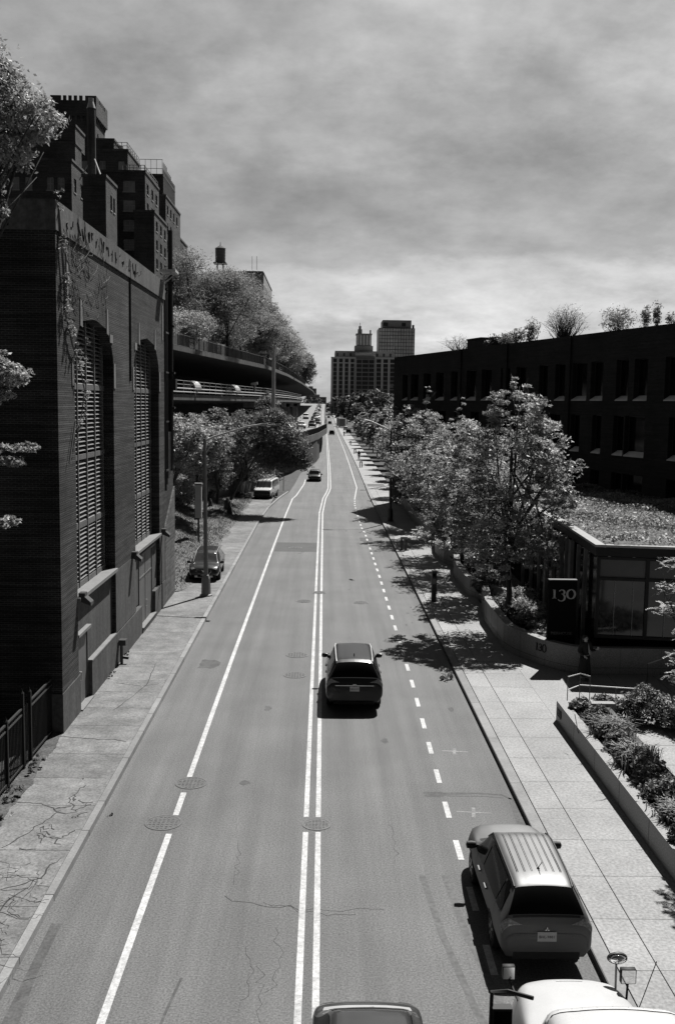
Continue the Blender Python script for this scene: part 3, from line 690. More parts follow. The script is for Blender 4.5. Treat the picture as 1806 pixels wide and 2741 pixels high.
# ------------------------------------------------------------------ exit ramp
RP = [(-16, 78), (-13, 96), (-8, 122), (-3.6, 152), (-.9, 185), (.75, 222), (.9, 260), (.85, 330)]; RZ = [4.9]*8
RP += [(.7, 420), (.9, 560), (1.6, 900)]; RZ += [6.0, 8.0, 10.0]
ra = thing('exit_ramp', 'raised curving concrete ramp carrying queued cars beside the street', 'ramp', (0, 200, 0))
def rel(p, o): return tuple(a-b for a, b in zip(p, o))
b = MB()
for i in range(len(RP)-1):
    (x0, y0), (x1, y1) = RP[i], RP[i+1]; z0, z1 = RZ[i], RZ[i+1]
    b.quad((x0, y0-200, z0), (x1, y1-200, z1), (-26, y1-200, z1), (-26, y0-200, z0))
b.build('deck', M('ramp_concrete', .15, .8, .12, .3, .15, 5), ra)
b = MB()
for i in range(len(RP)-1):
    (x0, y0), (x1, y1) = RP[i], RP[i+1]; z0, z1 = RZ[i], RZ[i+1]
    b.add([(x0, y0-200, z0-.95), (x1, y1-200, z1-.95), (x1, y1-200, z1+.22), (x0, y0-200, z0+.22), (x0-.4, y0-199.8, z0-.95), (x1-.4, y1-199.8, z1-.95), (x1-.4, y1-199.8, z1+.22), (x0-.4, y0-199.8, z0+.22)], [(0, 1, 2, 3), (3, 2, 6, 7), (4, 7, 6, 5), (0, 4, 5, 1)])
b.build('edge_beam', m_concd, ra)
b = MB()
for i in range(7):
    (x0, y0), (x1, y1) = RP[i], RP[i+1]; L = math.hypot(x1-x0, y1-y0); k = max(1, int(L/2.6))
    for j in range(k):
        s = j/k; x, y = x0+(x1-x0)*s-.2, y0+(y1-y0)*s-200; b.box(x-.13, x+.13, y-.13, y+.13, 5.1, 6.1)
    for z in (6.06,): b.bar((x0-.2, y0-200, z), (x1-.2, y1-200, z), .1, .12)
b.build('railing', m_dmetal, ra)
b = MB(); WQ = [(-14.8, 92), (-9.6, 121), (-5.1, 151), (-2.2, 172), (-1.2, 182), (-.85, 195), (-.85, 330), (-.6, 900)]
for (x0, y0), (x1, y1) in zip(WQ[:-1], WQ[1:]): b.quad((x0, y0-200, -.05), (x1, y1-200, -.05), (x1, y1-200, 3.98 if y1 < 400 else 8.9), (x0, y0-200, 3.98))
b.build('support_wall', M('ramp_wall_shade', .035, .9, .3, .5, .25, 8, streak=((1.5, 1.5, .15), 1.2, .3)), ra)  # darker copy of the concrete, wall's shade put into its colour
b = MB()
for sx, w in ((-2.4, .16), (-1.1, .12)): b.ribbon([(x+sx, y-200, z+.01) for (x, y), z in zip(RP[4:], RZ[4:])], w)
b.build('lane_line', m_paint, ra)

# ------------------------------------------------------------------ cantilevered double-deck highway
VP_ = [(-24.5, 40), (-20.2, 72), (-16.2, 105), (-12.9, 134), (-9.3, 165), (-7.6, 210), (-6.5, 290), (-5.4, 475), (-6, 700)]
vd = thing('viaduct', 'double-deck cantilevered highway cut into the hillside, its lower deck edged with bright pipes', 'viaduct', (-12, 150, 0)); OV = (-12, 150, 0)
def sweep(mb, prof, path, off=0):
    n = len(prof); 
    vs = [(x+px+off+12, y-150, z) for x, y in path for px, z in prof]
    mb.add(vs, [(i*n+j, i*n+(j+1) % n, (i+1)*n+(j+1) % n, (i+1)*n+j) for i in range(len(path)-1) for j in range(n)]+[tuple(range(n)), tuple((len(path)-1)*n+j for j in range(n))[::-1]])
b = MB(); sweep(b, [(0, 10.75), (-.35, 10.75), (-13, 10.0), (-13, 11.0), (0, 11.35)], VP_[:7]); b.build('lower_deck', m_deckshade, vd)
b = MB(); sweep(b, [(0, 15.95), (-.5, 15.95), (-13, 14.6), (-13, 16.2), (0, 16.5)], VP_); b.build('upper_deck', m_deckshade, vd)
b = MB(); sweep(b, [(.06, 16.0), (.06, 16.52), (-.3, 16.52), (-.3, 16.46), (0, 16.46), (0, 16.0)], VP_); b.build('deck_edge', m_concd, vd); b = MB(); sweep(b, [(.05, 10.72), (.05, 11.36), (-.3, 11.37), (-.3, 11.34), (0, 11.3), (0, 10.72)], VP_[:7]); b.build('lower_deck_edge', m_concd, vd)
b = MB(); sweep(b, [(-12.8, -.1), (-12.8, 15.5), (-13.6, 15.5), (-13.6, -.1)], VP_); b.build('back_wall', m_deckshade, vd)
b = MB()
for z, r in ((11.62, .075), (12.0, .085)): b.tube([(x+.12+12, y-150, z) for x, y in VP_[:7]], r, 6)
b.build('pipe', m_wmetal, vd)
b = MB()
for z in (12.85, 12.45): b.tube([(x-.1+12, y-150, z) for x, y in VP_[:7]], .035, 5)
y = 41
while y < 290: b.box(interp(VP_, y)+12-.15, interp(VP_, y)+12-.05, y-150-.05, y-150+.05, 11.3, 12.9); y += 3.2
b.build('lower_railing', m_gmetal, vd)
b = MB()
for y in range(60, 290, 14): x = interp(VP_, y); b.box(x+.0+12, x+.16+12, y-150-.1, y-150+.1, 11.2, 12.1)
b.each('pipe_bracket', m_gmetal, vd)
for y in (184, 214, 250, 300): 
    x = interp(VP_, y)-2.2; MB().box(x+12-.7, x+12+.7, y-150-.8, y-150+.8, 4.5, 10.3).box(x+12-4, x+12+1.6, y-150-.8, y-150+.8, 9.6, 10.6).build('column', m_conc, vd)
pr = thing('promenade_railing', 'dark iron promenade railing along the top of the highway viaduct', 'railing', (-12, 150, 16.5)); b = MB()
for z in (.12, 1.38): b.tube([(x-.25+12, y-150, z) for x, y in VP_], .04, 5)
b.build('rail', m_dmetal, pr); b = MB(); y = 45
while y < 330: x = interp(VP_, y)-.25+12; b.box(x-.02, x+.02, y-150-.02, y-150+.02, .1, 1.38); y += .3 if y < 190 else .9
vis = sorted(range(len(b.cut)), key=lambda i: abs(b.v[b.cut[i][0]][1]+150-112))[:100]; pk = MB(); rest = MB()
for i, (v0, f0) in enumerate(b.cut):
    (pk if i in set(vis) else rest).add(b.v[v0:v0+8], [tuple(j-v0 for j in f) for f in b.f[f0:f0+6]])
pk.each('picket', m_dmetal, pr); tag(rest.build('picket', m_dmetal, pr), kind='stuff'); b = MB(); y = 45
m_rpost = M('rail_post', .09, .5)
while y < 330: x = interp(VP_, y)-.25+12; b.box(x-.05, x+.05, y-150-.05, y-150+.05, .0, 1.5); y += 2.4
b.build('post', m_rpost, pr)
for y, s, lb in ((117.5, 1, 'curved metal hood on the lower deck rail, by the brick building'), (140.5, 1.0, 'curved metal hood on the lower deck rail, by the concrete pole')):
    x = interp(VP_, y)-.3; b = MB(); k = 10; R0 = .95
    o_ = [(0, math.cos(PI*i/k)*R0, math.sin(PI*i/k)*R0*1.1) for i in range(k+1)]; i_ = [(0, math.cos(PI*i/k)*R0*.72, math.sin(PI*i/k)*R0*.8) for i in range(k+1)]
    b.prism(o_+i_[::-1], (-1.3, 0, 0)); o = b.build('curved_hood', M('hood_metal', .35, .5, .15, 4, .1), None, False); o.location = (x, y, 11.9); o.rotation_euler = (0, 0, PI/2-.45); tag(o, lb, 'metal hood', 'curved hoods on the lower deck')
t = thing('floodlight', 'pale floodlight bracketed to the lower deck rail beside the concrete pole', 'floodlight', (interp(VP_, 154), 154, 11.4)); MB().box(-.08, .08, -.08, .08, 0, 1.9).build('post', m_wmetal, t); MB().obox((-.1, -.2, 2.0), ((1, 0, .2), (0, 1, 0), (-.2, 0, 1)), (.5, .25, .2)).build('lamp_head', m_wmetal, t)
t = thing('garden_wall', 'pale concrete garden wall above the promenade railing', 'wall', (-20, 125, 16.3)); MB().prism([(3.2, -17, 0), (5.6, 25, 0), (5.1, 25.2, 0), (2.7, -16.8, 0)], (0, 0, 2.5)).build('wall', m_conc, t)

# hillside behind: terrain the apartments and trees stand on
b = MB(); prof = [(-13, 16.2), (-22, 16.6), (-40, 17.5), (-160, 19)]
ys_ = [55, 72, 105, 134, 165, 210, 290, 475, 700]
vs = [(interp(VP_, y)+px, y, z) for y in ys_ for px, z in prof]
b.add(vs, [(i*4+j+1, i*4+j, (i+1)*4+j, (i+1)*4+j+1) for i in range(len(ys_)-1) for j in range(3)]); struct('hillside', b, m_ground)
# ------------------------------------------------------------------ hillside apartment buildings
m_winreflect = M('apartment_window', .22, .15, .5, .35, 0, spec=.9)  # pale mottled pane tone paints the reflections in
m_wframe = M('window_frame', .3, .6, .1, 3)
def block(root, O, xl, xr, y0, y1, z0, z1, mat, front=(), side=(), parapet=True, depth=.18, wm=None, name='wall'):
    """box with pierced front (-Y) and right (+X) faces; front windows (x,z,w,h), side windows (y,z,w,h); world coords, O = root location"""
    o = Vector(O); b = MB()
    fh = [(x-w/2-xl, x+w/2-xl, z-h/2, z+h/2) for x, z, w, h in front]; sh = [(y-w/2-y0, y+w/2-y0, z-h/2, z+h/2) for y, z, w, h in side]
    pierced(b, Vector((xl, y0, 0))-o*1+Vector((0, 0, 0)), (1, 0, 0), (0, -1, 0), 0, xr-xl, z0-0, z1, fh, depth)
    pierced(b, Vector((xr, y0, 0))-o, (0, 1, 0), (1, 0, 0), 0, y1-y0, z0, z1, sh, depth)
    A = lambda x, y, z: Vector((x, y, z))-o
    b.quad(A(xl, y0, z1), A(xr, y0, z1), A(xr, y1, z1), A(xl, y1, z1)); b.quad(A(xl, y1, z0), A(xl, y1, z1), A(xr, y1, z1), A(xr, y1, z0)); b.quad(A(xl, y0, z0), A(xl, y0, z1), A(xl, y1, z1), A(xl, y1, z0))
    w = b.build(name, mat, root)
    for k, (L, fr) in enumerate(((fh, 1), (sh, 0))):
        for h in L:
            P0, u, n = (A(xl, y0, 0), Vector((1, 0, 0)), Vector((0, 1, 0))) if fr else (A(xr, y0, 0), Vector((0, 1, 0)), Vector((-1, 0, 0)))
            f = MB(); p = lambda a, z, d: P0+u*a+Vector((0, 0, z))+n*d
            a0, a1, c0, c1 = h
            for (q0, q1, r0, r1) in ((a0, a1, c0, c0+.08), (a0, a1, c1-.08, c1), (a0, a0+.07, c0, c1), (a1-.07, a1, c0, c1), ((a0+a1)/2-.03, (a0+a1)/2+.03, c0, c1), (a0, a1, (c0+c1)/2-.03, (c0+c1)/2+.03)):
                f.quad(p(q0, r0, depth-.04), p(q1, r0, depth-.04), p(q1, r1, depth-.04), p(q0, r1, depth-.04))
            f.quad(p(a0-.05, c0-.12, -.06), p(a1+.05, c0-.12, -.06), p(a1+.05, c0, -.06), p(a0-.05, c0, -.06)); f.quad(p(a0-.05, c0, -.06), p(a1+.05, c0, -.06), p(a1+.05, c0, depth), p(a0-.05, c0, depth))
            fo = f.build('window', m_wframe, root)
            MB().quad(p(a0, c0, depth-.01), p(a1, c0, depth-.01), p(a1, c1, depth-.01), p(a0, c1, depth-.01)).build('pane', wm or m_winreflect, fo)
    if parapet:
        t = MB()
        for q in ((xl-.1, xr+.1, y0-.1, y0+.35), (xr-.35, xr+.1, y0+.35, y1)): t.box(q[0]-o.x, q[1]-o.x, q[2]-o.y, q[3]-o.y, z1-o.z+0, z1-o.z+.28)
        t.build('parapet', m_concd, root)
    return w
def roofrail(root, O, x0, x1, y0, y1, z, h=1.1):
    b = MB(); o = Vector(O)
    for q in (h, h*.5):
        b.bar(Vector((x0, y0, z+q))-o, Vector((x1, y0, z+q))-o, .06); b.bar(Vector((x1, y0, z+q))-o, Vector((x1, y1, z+q))-o, .06)
    n = 6
    for i in range(n+1): 
        for p in ((x0+(x1-x0)*i/n, y0), (x1, y0+(y1-y0)*i/n)): b.box(p[0]-.04-o.x, p[0]+.04-o.x, p[1]-.04-o.y, p[1]+.04-o.y, z-o.z, z+h-o.z)
    b.build('roof_railing', m_gmetal, root)
O = (-28, 150, 0)
ab = thing('apartment_building', 'stepped terraced brick apartment building descending toward the highway on the hillside', 'building', O)
rows = lambda ys, zs, w, h: [(y, z, w, h) for y in ys for z in zs]
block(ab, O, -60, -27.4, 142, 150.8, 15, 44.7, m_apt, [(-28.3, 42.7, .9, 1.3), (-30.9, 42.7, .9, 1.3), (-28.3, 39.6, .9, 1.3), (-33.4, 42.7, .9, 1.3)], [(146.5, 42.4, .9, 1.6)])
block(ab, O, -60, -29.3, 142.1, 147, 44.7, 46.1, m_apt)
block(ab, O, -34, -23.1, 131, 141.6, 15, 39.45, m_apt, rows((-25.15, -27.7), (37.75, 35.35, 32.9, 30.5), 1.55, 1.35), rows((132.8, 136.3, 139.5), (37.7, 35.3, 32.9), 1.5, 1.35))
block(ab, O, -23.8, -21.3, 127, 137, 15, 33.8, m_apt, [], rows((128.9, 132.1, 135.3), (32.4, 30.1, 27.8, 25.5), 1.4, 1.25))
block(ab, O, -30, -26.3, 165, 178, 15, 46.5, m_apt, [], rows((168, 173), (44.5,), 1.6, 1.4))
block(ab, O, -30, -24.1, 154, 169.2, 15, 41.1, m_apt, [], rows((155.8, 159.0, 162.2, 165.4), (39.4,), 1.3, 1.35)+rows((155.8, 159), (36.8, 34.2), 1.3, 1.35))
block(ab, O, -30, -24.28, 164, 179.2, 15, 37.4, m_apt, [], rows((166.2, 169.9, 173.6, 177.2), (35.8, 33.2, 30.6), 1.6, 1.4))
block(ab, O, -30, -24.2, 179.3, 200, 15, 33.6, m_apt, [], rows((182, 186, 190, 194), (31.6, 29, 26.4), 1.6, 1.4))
roofrail(ab, O, -32, -27.5, 142.2, 150.5, 45.0, .9); roofrail(ab, O, -26, -23.2, 131.2, 141.3, 39.7, .7)
b = MB(); o = Vector(O)
for i in range(5): b.box(-30+i*.9-o.x, -29.94+i*.9-o.x, 15.1, 15.16, 46.5, 49)
for z in (47.6, 49): b.box(-30-o.x, -26.3-o.x, 15.1, 15.16, z, z+.07)
for i in range(12): b.box(-26.26-o.x, -26.16-o.x, 15.2+i*1.1, 15.32+i*1.1, 40, 48.6-.5*(i//4))
b.box(-26.3-o.x, -26.26-o.x, 15.2, 28, 44, 47.6); b.build('roof_screen_lattice', m_gmetal, ab)
# brick wing with a tall flue
O = (-30, 118, 0)
wb = thing('flue_building', 'lower brick building with a tall round flue standing before the terraced apartments', 'building', O)
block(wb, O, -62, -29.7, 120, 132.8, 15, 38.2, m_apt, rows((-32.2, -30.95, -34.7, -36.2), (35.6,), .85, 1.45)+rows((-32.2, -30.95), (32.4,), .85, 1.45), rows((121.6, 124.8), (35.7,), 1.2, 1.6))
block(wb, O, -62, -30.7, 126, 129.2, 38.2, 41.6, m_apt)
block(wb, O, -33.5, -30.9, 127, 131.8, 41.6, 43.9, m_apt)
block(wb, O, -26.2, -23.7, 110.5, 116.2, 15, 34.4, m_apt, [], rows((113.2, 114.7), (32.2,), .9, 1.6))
b = MB(); b.tube([(4.15, -4.5, 33), (4.15, -4.5, 42.3)], .46, 16); fl = b.build('flue', m_concd, wb); MB().lathe([(.5, 42.3), (.28, 43.0), (.27, 43.4)], (4.15, -4.5, 0), 16).build('cap', m_wmetal, fl)
b = MB(); b.bar((4.7, -5.6, 36.7), (5.6, -5.9, 34.4), .22, .1); b.bar((2.4, -3, 35.0), (3.9, -4.5, 36.6), .08); b.each('strut', M('pale_strut', .4), wb)
for x, y, z in ((-5.4, 3, 38.4), (-2.2, 9.4, 44.1), (1.4, 25.6, 45)): MB().lathe([(.2, z-.2), (.2, z+.3), (.34, z+.4), (.3, z+.8), (.08, z+.9)], (x, y, 0), 12).build('roof_vent', m_galv, wb)
# castellated tower
O = (-44, 165, 0)
ct = thing('castellated_tower', 'square brick tower with a crenellated overhanging top, highest on the skyline', 'building', O)
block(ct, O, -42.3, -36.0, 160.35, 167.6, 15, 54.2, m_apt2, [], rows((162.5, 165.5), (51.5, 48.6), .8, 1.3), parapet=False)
b = MB(); o = Vector(O)
b.box(-42.7-o.x, -35.65-o.x, -5.0, 3.1, 54.2, 56.5)
b.build('crown_parapet', m_apt2, ct); b = MB()
def mer(x0, x1, y0, y1): b.box(x0-o.x, x1-o.x, y0-o.y, y1-o.y, 56.5, 57.2)
mer(-42.7, -41.05, 160, 160.3); mer(-37.35, -35.65, 160, 160.3)
for x in (-40.75, -39.93, -39.1, -38.27): mer(x, x+.5, 160, 160.3)
mer(-35.95, -35.65, 160.3, 162)
for y in (162.5, 163.4, 164.3, 165.2): mer(-35.95, -35.65, y, y+.5)
mer(-35.95, -35.65, 166.2, 168.1)
b.each('merlon', m_apt2, ct)
b = MB()
for i in range(8): b.prism([(-42.4+i*.85-o.x, -4.65, 54.2), (-42.4+i*.85-o.x, -5.0, 54.2), (-42.4+i*.85-o.x, -4.65, 53.4)], (.35, 0, 0))
for i in range(8): b.prism([(-36.0-o.x, -4.6+i*.95, 54.2), (-35.65-o.x, -4.6+i*.95, 54.2), (-36.0-o.x, -4.6+i*.95, 53.4)], (0, .35, 0))
b.each('corbel', m_apt2, ct)
# tall block beyond the trees and the water tower
O = (-24, 262, 0)
fb = thing('tall_apartment_block', 'tall flat-topped brick block rising behind the hillside trees', 'building', O)
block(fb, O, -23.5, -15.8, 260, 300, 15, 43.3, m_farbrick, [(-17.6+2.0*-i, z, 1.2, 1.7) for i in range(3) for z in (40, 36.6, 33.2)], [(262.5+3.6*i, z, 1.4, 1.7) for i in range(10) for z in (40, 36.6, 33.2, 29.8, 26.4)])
block(fb, O, -22, -16.4, 266, 290, 43.3, 44.4, m_farbrick)
b = MB()
for x in (-9, -1.2, 0): b.tube([(-8.6+x*1.0+14 if 0 else x*1.0+6, 4, 45), (x+6, 4, 48.5)], .05, 4)
b.build('antenna', m_dmetal, fb)
O = (-30.5, 300, 0)
wb2 = thing('tower_base_building', 'brick building hidden by trees that carries the wooden water tank', 'building', O); block(wb2, O, -48, -26, 296, 320, 15, 46, m_farbrick)
wt = thing('water_tower', 'round wooden rooftop water tank with a conical lid above the treetops', 'water tower', (-31.0, 300, 45.3)); b = MB()
for i in range(4): a = PI/4+i*PI/2; b.bar((1.3*math.cos(a), 1.3*math.sin(a), 0), (1.2*math.cos(a), 1.2*math.sin(a), 5.6), .2)
b.build('leg', m_dmetal, wt); MB().box(-1.9, 1.9, -1.9, 1.9, 5.6, 5.9).build('platform', m_dmetal, wt)
b = MB(); b.lathe([(1.45, 5.9), (1.5, 10.1)], n=20); tk = b.build('tank', M('tank_wood', .12, .85, .25, 1.2, .1, stretch=(4, 4, .2)), wt)
b = MB()
for z in (6.4, 7.2, 8.0, 8.8, 9.6): b.lathe([(1.53, z), (1.53, z+.07)], n=20)
b.build('hoop', m_dmetal, tk); MB().lathe([(1.6, 10.1), (1.0, 10.5), (.12, 11.0), (.06, 12.0)], n=20).build('lid', m_concd, wt)

# ------------------------------------------------------------------ far buildings closing the street
O = (32, 900, 0)
fw_ = thing('warehouse_block', 'broad stone-piered former warehouse block with a stepped central pinnacle at the end of the street', 'building', O)
o = Vector(O)
def fx(px, Y=900.): return (px-869.5)/2665*Y     # plan offset helper for the distant skyline
x0, x1, xa, xb = fx(888), fx(1060), fx(951), fx(1004)
def piers(root, xl, xr, yf, z0, z1, npier, nfl, pier_w, mat, deep=1.2, band=None):
    b = MB(); w = (xr-xl)/npier
    for i in range(npier+1): b.box(xl+i*w-pier_w/2-o.x, xl+i*w+pier_w/2-o.x, yf-o.y-deep, yf-o.y, z0, z1)
    b.build('pier', mat, root); b = MB(); h = (z1-z0)/nfl
    for j in range(nfl+1): b.box(xl-o.x, xr-o.x, yf-o.y-.6, yf-o.y, z0+j*h-.5, z0+j*h+.45)
    b.build('spandrel', m_farbrick, root)
    b = MB(); b.quad((xl-o.x, yf-o.y-.02, z0), (xr-o.x, yf-o.y-.02, z0), (xr-o.x, yf-o.y-.02, z1), (xl-o.x, yf-o.y-.02, z1)); b.build('window', m_farwin, root)
b = MB(); b.box(x0-o.x, x1-o.x, 0, 60, 0, 51.5); b.box(xa-o.x, xb-o.x, -.0, 60, 51.5, 56.0); b.box(x0+3.2-o.x, x1-1-o.x, 14, 60, 51.5, 58); b.build('wall', m_farbrick, fw_)
piers(fw_, x0+.6, xa, 900, 8, 50.5, 4, 11, 1.9, m_limestone); piers(fw_, xb, x1-.6, 900, 8, 50.5, 3, 11, 1.9, m_limestone); piers(fw_, xa, xb, 903-3.4, 8, 50, 3, 11, .7, m_farbrick, .9)
b = MB()
for a, c, z in ((x0-.5, xa+.4, 50.6), (xb-.4, x1+.4, 50.6), (xa+.4, xb-.4, 53.5)): b.box(a-o.x, c-o.x, -1.8, .2, z, z+1.2)
b.box(x0-o.x, xa-o.x, -1.4, 0, 46.2, 47); b.box(xb-o.x, x1-o.x, -1.4, 0, 46.2, 47)
b.build('cornice', m_limestone, fw_)
b = MB(); cx = (fx(955)+fx(995))/2; hw = fx(995)-cx
b.box(cx-hw-1.5-o.x, cx+hw+1.5-o.x, 16, 34, 57, 63); b.box(cx-hw-o.x, cx+hw-o.x, 17, 33, 63, 73); b.box(cx-hw-.6-o.x, cx+hw+.6-o.x, 16.6, 33.4, 73, 74)
b.box(cx-hw+1.2-o.x, cx-hw+5-o.x, 20, 26, 74, 78); b.box(cx-hw+2-o.x, cx-hw+4.2-o.x, 21, 25, 78, 81); b.box(cx-hw+2.9-o.x, cx-hw+3.3-o.x, 22, 23, 81, 84); b.box(cx+hw-1.6-o.x, cx+hw-.3-o.x, 20, 22, 74, 77.4)
b.build('pinnacle', m_farbrick, fw_)
b = MB()
for i in range(5): b.box(cx-hw+.6+i*(2*hw-2)/4-.35-o.x, cx-hw+.6+i*(2*hw-2)/4+.35+.7-o.x, 16.7, 17, 63.5, 72.6)
b.build('pinnacle_pier', m_limestone, fw_)
b = MB()
for i in range(9): b.box(x0+4.5+i*6-o.x, x0+6.3+i*6-o.x, 13.9, 14.2, 53.2, 56)
b.build('attic_window', m_farwin, fw_)
b = MB(); xw = fx(957)
for i in range(6): b.box(x0+2+i*4.2-o.x, x0+2.6+i*4.2-o.x, -8, -7.4, 0, 12)
b.box(x0+1.5-o.x, xw-o.x, -8.2, -7.2, 11.4, 12.2); b.box(x0+1.5-o.x, xw-o.x, -8.2, -7.2, 5.4, 6); b.build('entrance_frame', m_limestone, fw_)
O = (72, 1000, 0); o = Vector(O)
gt = thing('glass_tower', 'gridded glass apartment tower with a blank rooftop plant storey behind the warehouse block', 'building', O)
fx2 = lambda px: (px-869.5)/2665*1000
a, c = fx2(1012), fx2(1107)
b = MB(); b.box(a-o.x, c-o.x, 0, 40, 0, 85.5); b.build('wall', m_curtain, gt)
b = MB(); b.box(fx2(1022)-o.x, fx2(1098)-o.x, 3, 36, 85.5, 93.5); b.build('plant_storey', m_farbrick, gt); b = MB()
for i in range(14): xx = a+.4+(c-a-.8)*i/13; b.box(xx-.16-o.x, xx+.16-o.x, -.35, 0, 20, 85.5)
for j in range(20): b.box(a-o.x, c-o.x, -.3, 0, 85.3-j*3.5-.2, 85.3-j*3.5+.2)
b.build('mullion', m_dmetal, gt); b = MB()
g = np.random.default_rng(2)
for i in range(13):
    for j in range(18):
        if g.random() < .45: xx = a+.4+(c-a-.8)*i/13; w = (c-a)/13*(.45+.3*g.random()); b.box(xx+.3-o.x, xx+w-o.x, -.1, -.05, 85.3-(j+1)*3.5+.5, 85.3-j*3.5-.5)
b.each('blind', M('blind', .5, .7), gt)
b = MB(); b.box(c-2.6-o.x, c-.6-o.x, 2, 5, 85.5, 89).box(a+4-o.x, a+9-o.x, 2.7, 3, 87.5, 91).box(c-13-o.x, c-9-o.x, 2.7, 3, 87.5, 91).build('roof_unit', m_farwin, gt)
for px, w, y, h, lb in ((834, 20, 1900, 38, 'small pale apartment tower on the horizon beyond the viaduct end'), (848, 34, 1700, 21, 'low dark block on the horizon beside the pale apartment tower')):
    x = (px-868.5)/2665*y; t = thing('distant_building', lb, 'building', (x, y, 0)); k = 1.0
    MB().box(-w/2*k, w/2*k, 0, 20, 0, h).box(-w/4, w/6, 4, 16, h, h+4).build('wall', m_farbrick, t); b = MB()
    for j in range(4): b.box(-w/2*k+1, w/2*k-1, -.2, 0, h-4-j*4.5, h-2.2-j*4.5)
    b.build('window', m_farwin, t)

# ------------------------------------------------------------------ long dark hotel building (right)
U = Vector((-.27, 1, 0)).normalized(); N = Vector((-U.y, U.x, 0)); P0 = Vector((20.4, 58, 0))
uu = lambda y: (y-58)/U.y
hb = thing('hotel_building', 'long near-black brick building with deep narrow windows and pale sills behind the glass pavilion', 'building', (20.4, 58, 0))
up_ = [(59.1, 57.0), (62.25, 60.85), (64.25, 62.9), (67.3, 65.8), (69.7, 67.8), (72.1, 70.6), (74.5, 73.2), (78.2, 76.6), (80.9, 79.3), (84.5, 82.6), (87.6, 85.6), (91, 89.2), (94.6, 92.6), (97.8, 95.9), (101.2, 99.2), (103.6, 102.2), (54.5, 52.6), (51.5, 49.8)]
lo_ = [(58.5, 56.4), (63.05, 60.9), (64.35, 63.2), (66.9, 65.8), (69.7, 68.5), (72.6, 71.2), (76, 74.4), (79.5, 77.9), (83, 81.4), (86.5, 84.9), (90, 88.4), (94, 92), (54, 52)]
holes = [(uu(b_), uu(a_), 11.0, 13.6) for a_, b_ in up_]+[(uu(b_), uu(a_), 7.5, 10.05) for a_, b_ in lo_]+[(uu(b_), uu(a_), 4.3, 6.4) for a_, b_ in lo_]
b = MB(); p = pierced(b, (0, 0, 0), U, N, -22, 50, -.1, 15.5, holes, .42)
e = U*50; bk = U*50-N*30; b.quad(e+Vector((0, 0, -.1)), bk+Vector((0, 0, -.1)), bk+Vector((0, 0, 15.5)), e+Vector((0, 0, 15.5)))
s0 = U*-22; b.quad(s0+Vector((0, 0, 15.5)), e+Vector((0, 0, 15.5)), bk+Vector((0, 0, 15.5)), s0-N*30+Vector((0, 0, 15.5)))
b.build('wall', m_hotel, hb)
b = MB()
for u0 in (uu(53), uu(64.8)-9.1, uu(70.2), uu(80), uu(89)):
    c_ = U*u0; b.obox(c_+Vector((0, 0, 7.7))+N*.06, (U, N, (0, 0, 1)), (.3, .06, 7.78))
b.each('pilaster', m_hotel, hb)
m_pane = M('hotel_pane', .008, .1, .2, .5, 0, spec=.35)
for h in holes:
    f = MB(); a0, a1, c0, c1 = h
    Q = lambda a, z, d: U*a+Vector((0, 0, z))-N*d
    for (q0, q1, r0, r1) in ((a0, a0+.06, c0, c1), (a1-.06, a1, c0, c1), (a0, a1, c1-.05, c1), (a0, a1, c0+.05, c0+.1)):
        f.quad(Q(q0, r0, .3), Q(q0, r1, .3), Q(q1, r1, .3), Q(q1, r0, .3))
    wf = f.build('window', M('hotel_frame', .035, .6) if 'hotel_frame' not in bpy.data.materials else bpy.data.materials['hotel_frame'], hb)
    MB().quad(Q(a0, c0, .40), Q(a0, c1, .40), Q(a1, c1, .40), Q(a1, c0, .40)).build('pane', m_pane, wf)
    S0 = lambda a, d, z: U*a-N*d+Vector((0, 0, z)); MB().prism([S0(a0+.01, .39, c0+.01), S0(a0+.01, -.05, c0+.01), S0(a0+.01, -.05, c0+.06), S0(a0+.01, .39, c0+.34)], U*(a1-a0-.02)).build('sill', m_sill, wf)
b = MB(); b.obox(U*uu(87.4)+Vector((0, 0, 15.92))-N*2.2, (U, N, (0, 0, 1)), (2.6, 1.2, .45)); b.obox(U*uu(88.4)+Vector((0, 0, 16.40))-N*2.2, (U, N, (0, 0, 1)), (1.6, 1.3, .06)); b.build('roof_hut', M('roof_hut', .035, .8), hb)

# ------------------------------------------------------------------ glass pavilion with planted roof
pv = thing('glass_pavilion', 'low glass entrance pavilion with a planted roof and pale coping', 'building', (11.5, 41, 0)); o = Vector((11.5, 41, 0))
A = lambda x, y, z: Vector((x, y, z))-o
rp_ = [(11.40, 40.95), (20.5, 39.5), (25.6, 44), (22.8, 60.6), (11.2, 101), (11.9, 62), (11.85, 49)]
b = MB(); b.prism([A(x, y, 4.42) for x, y in rp_][::1], (0, 0, .36)); b.build('roof_slab', M('pavilion_fascia', .014, .6, spec=.2), pv)
b = MB()
def strip(pts, w, z0, z1, side=1):
    for (xa_, ya_), (xb_, yb_) in zip(pts[:-1], pts[1:]):
        d = Vector((xb_-xa_, yb_-ya_, 0)).normalized(); n_ = Vector((-d.y, d.x, 0))*w*side
        b.prism([A(xa_, ya_, z0), A(xb_, yb_, z0), A(xb_, yb_, z0)+n_, A(xa_, ya_, z0)+n_], (0, 0, z1-z0))
strip([(11.36, 40.9), (11.8, 49), (11.85, 62)], .42, 4.8, 4.9, -1); strip([(11.80, 40.88), (20.5, 39.45)], .30, 4.8, 4.895, 1)
b.build('coping', M('coping_stone', .26, .8, .1, 2, .15), pv)
gx0 = 11.75
fr = MB(); zz0, zz1 = .95, 4.35
fu = Vector((1, -.16, 0)).normalized(); fO = Vector((11.62, 41.25, 0))
def fp(a, z, d=0): return fO+fu*a+Vector((0, 0, z))+Vector((.16, 1, 0)).normalized()*d-o
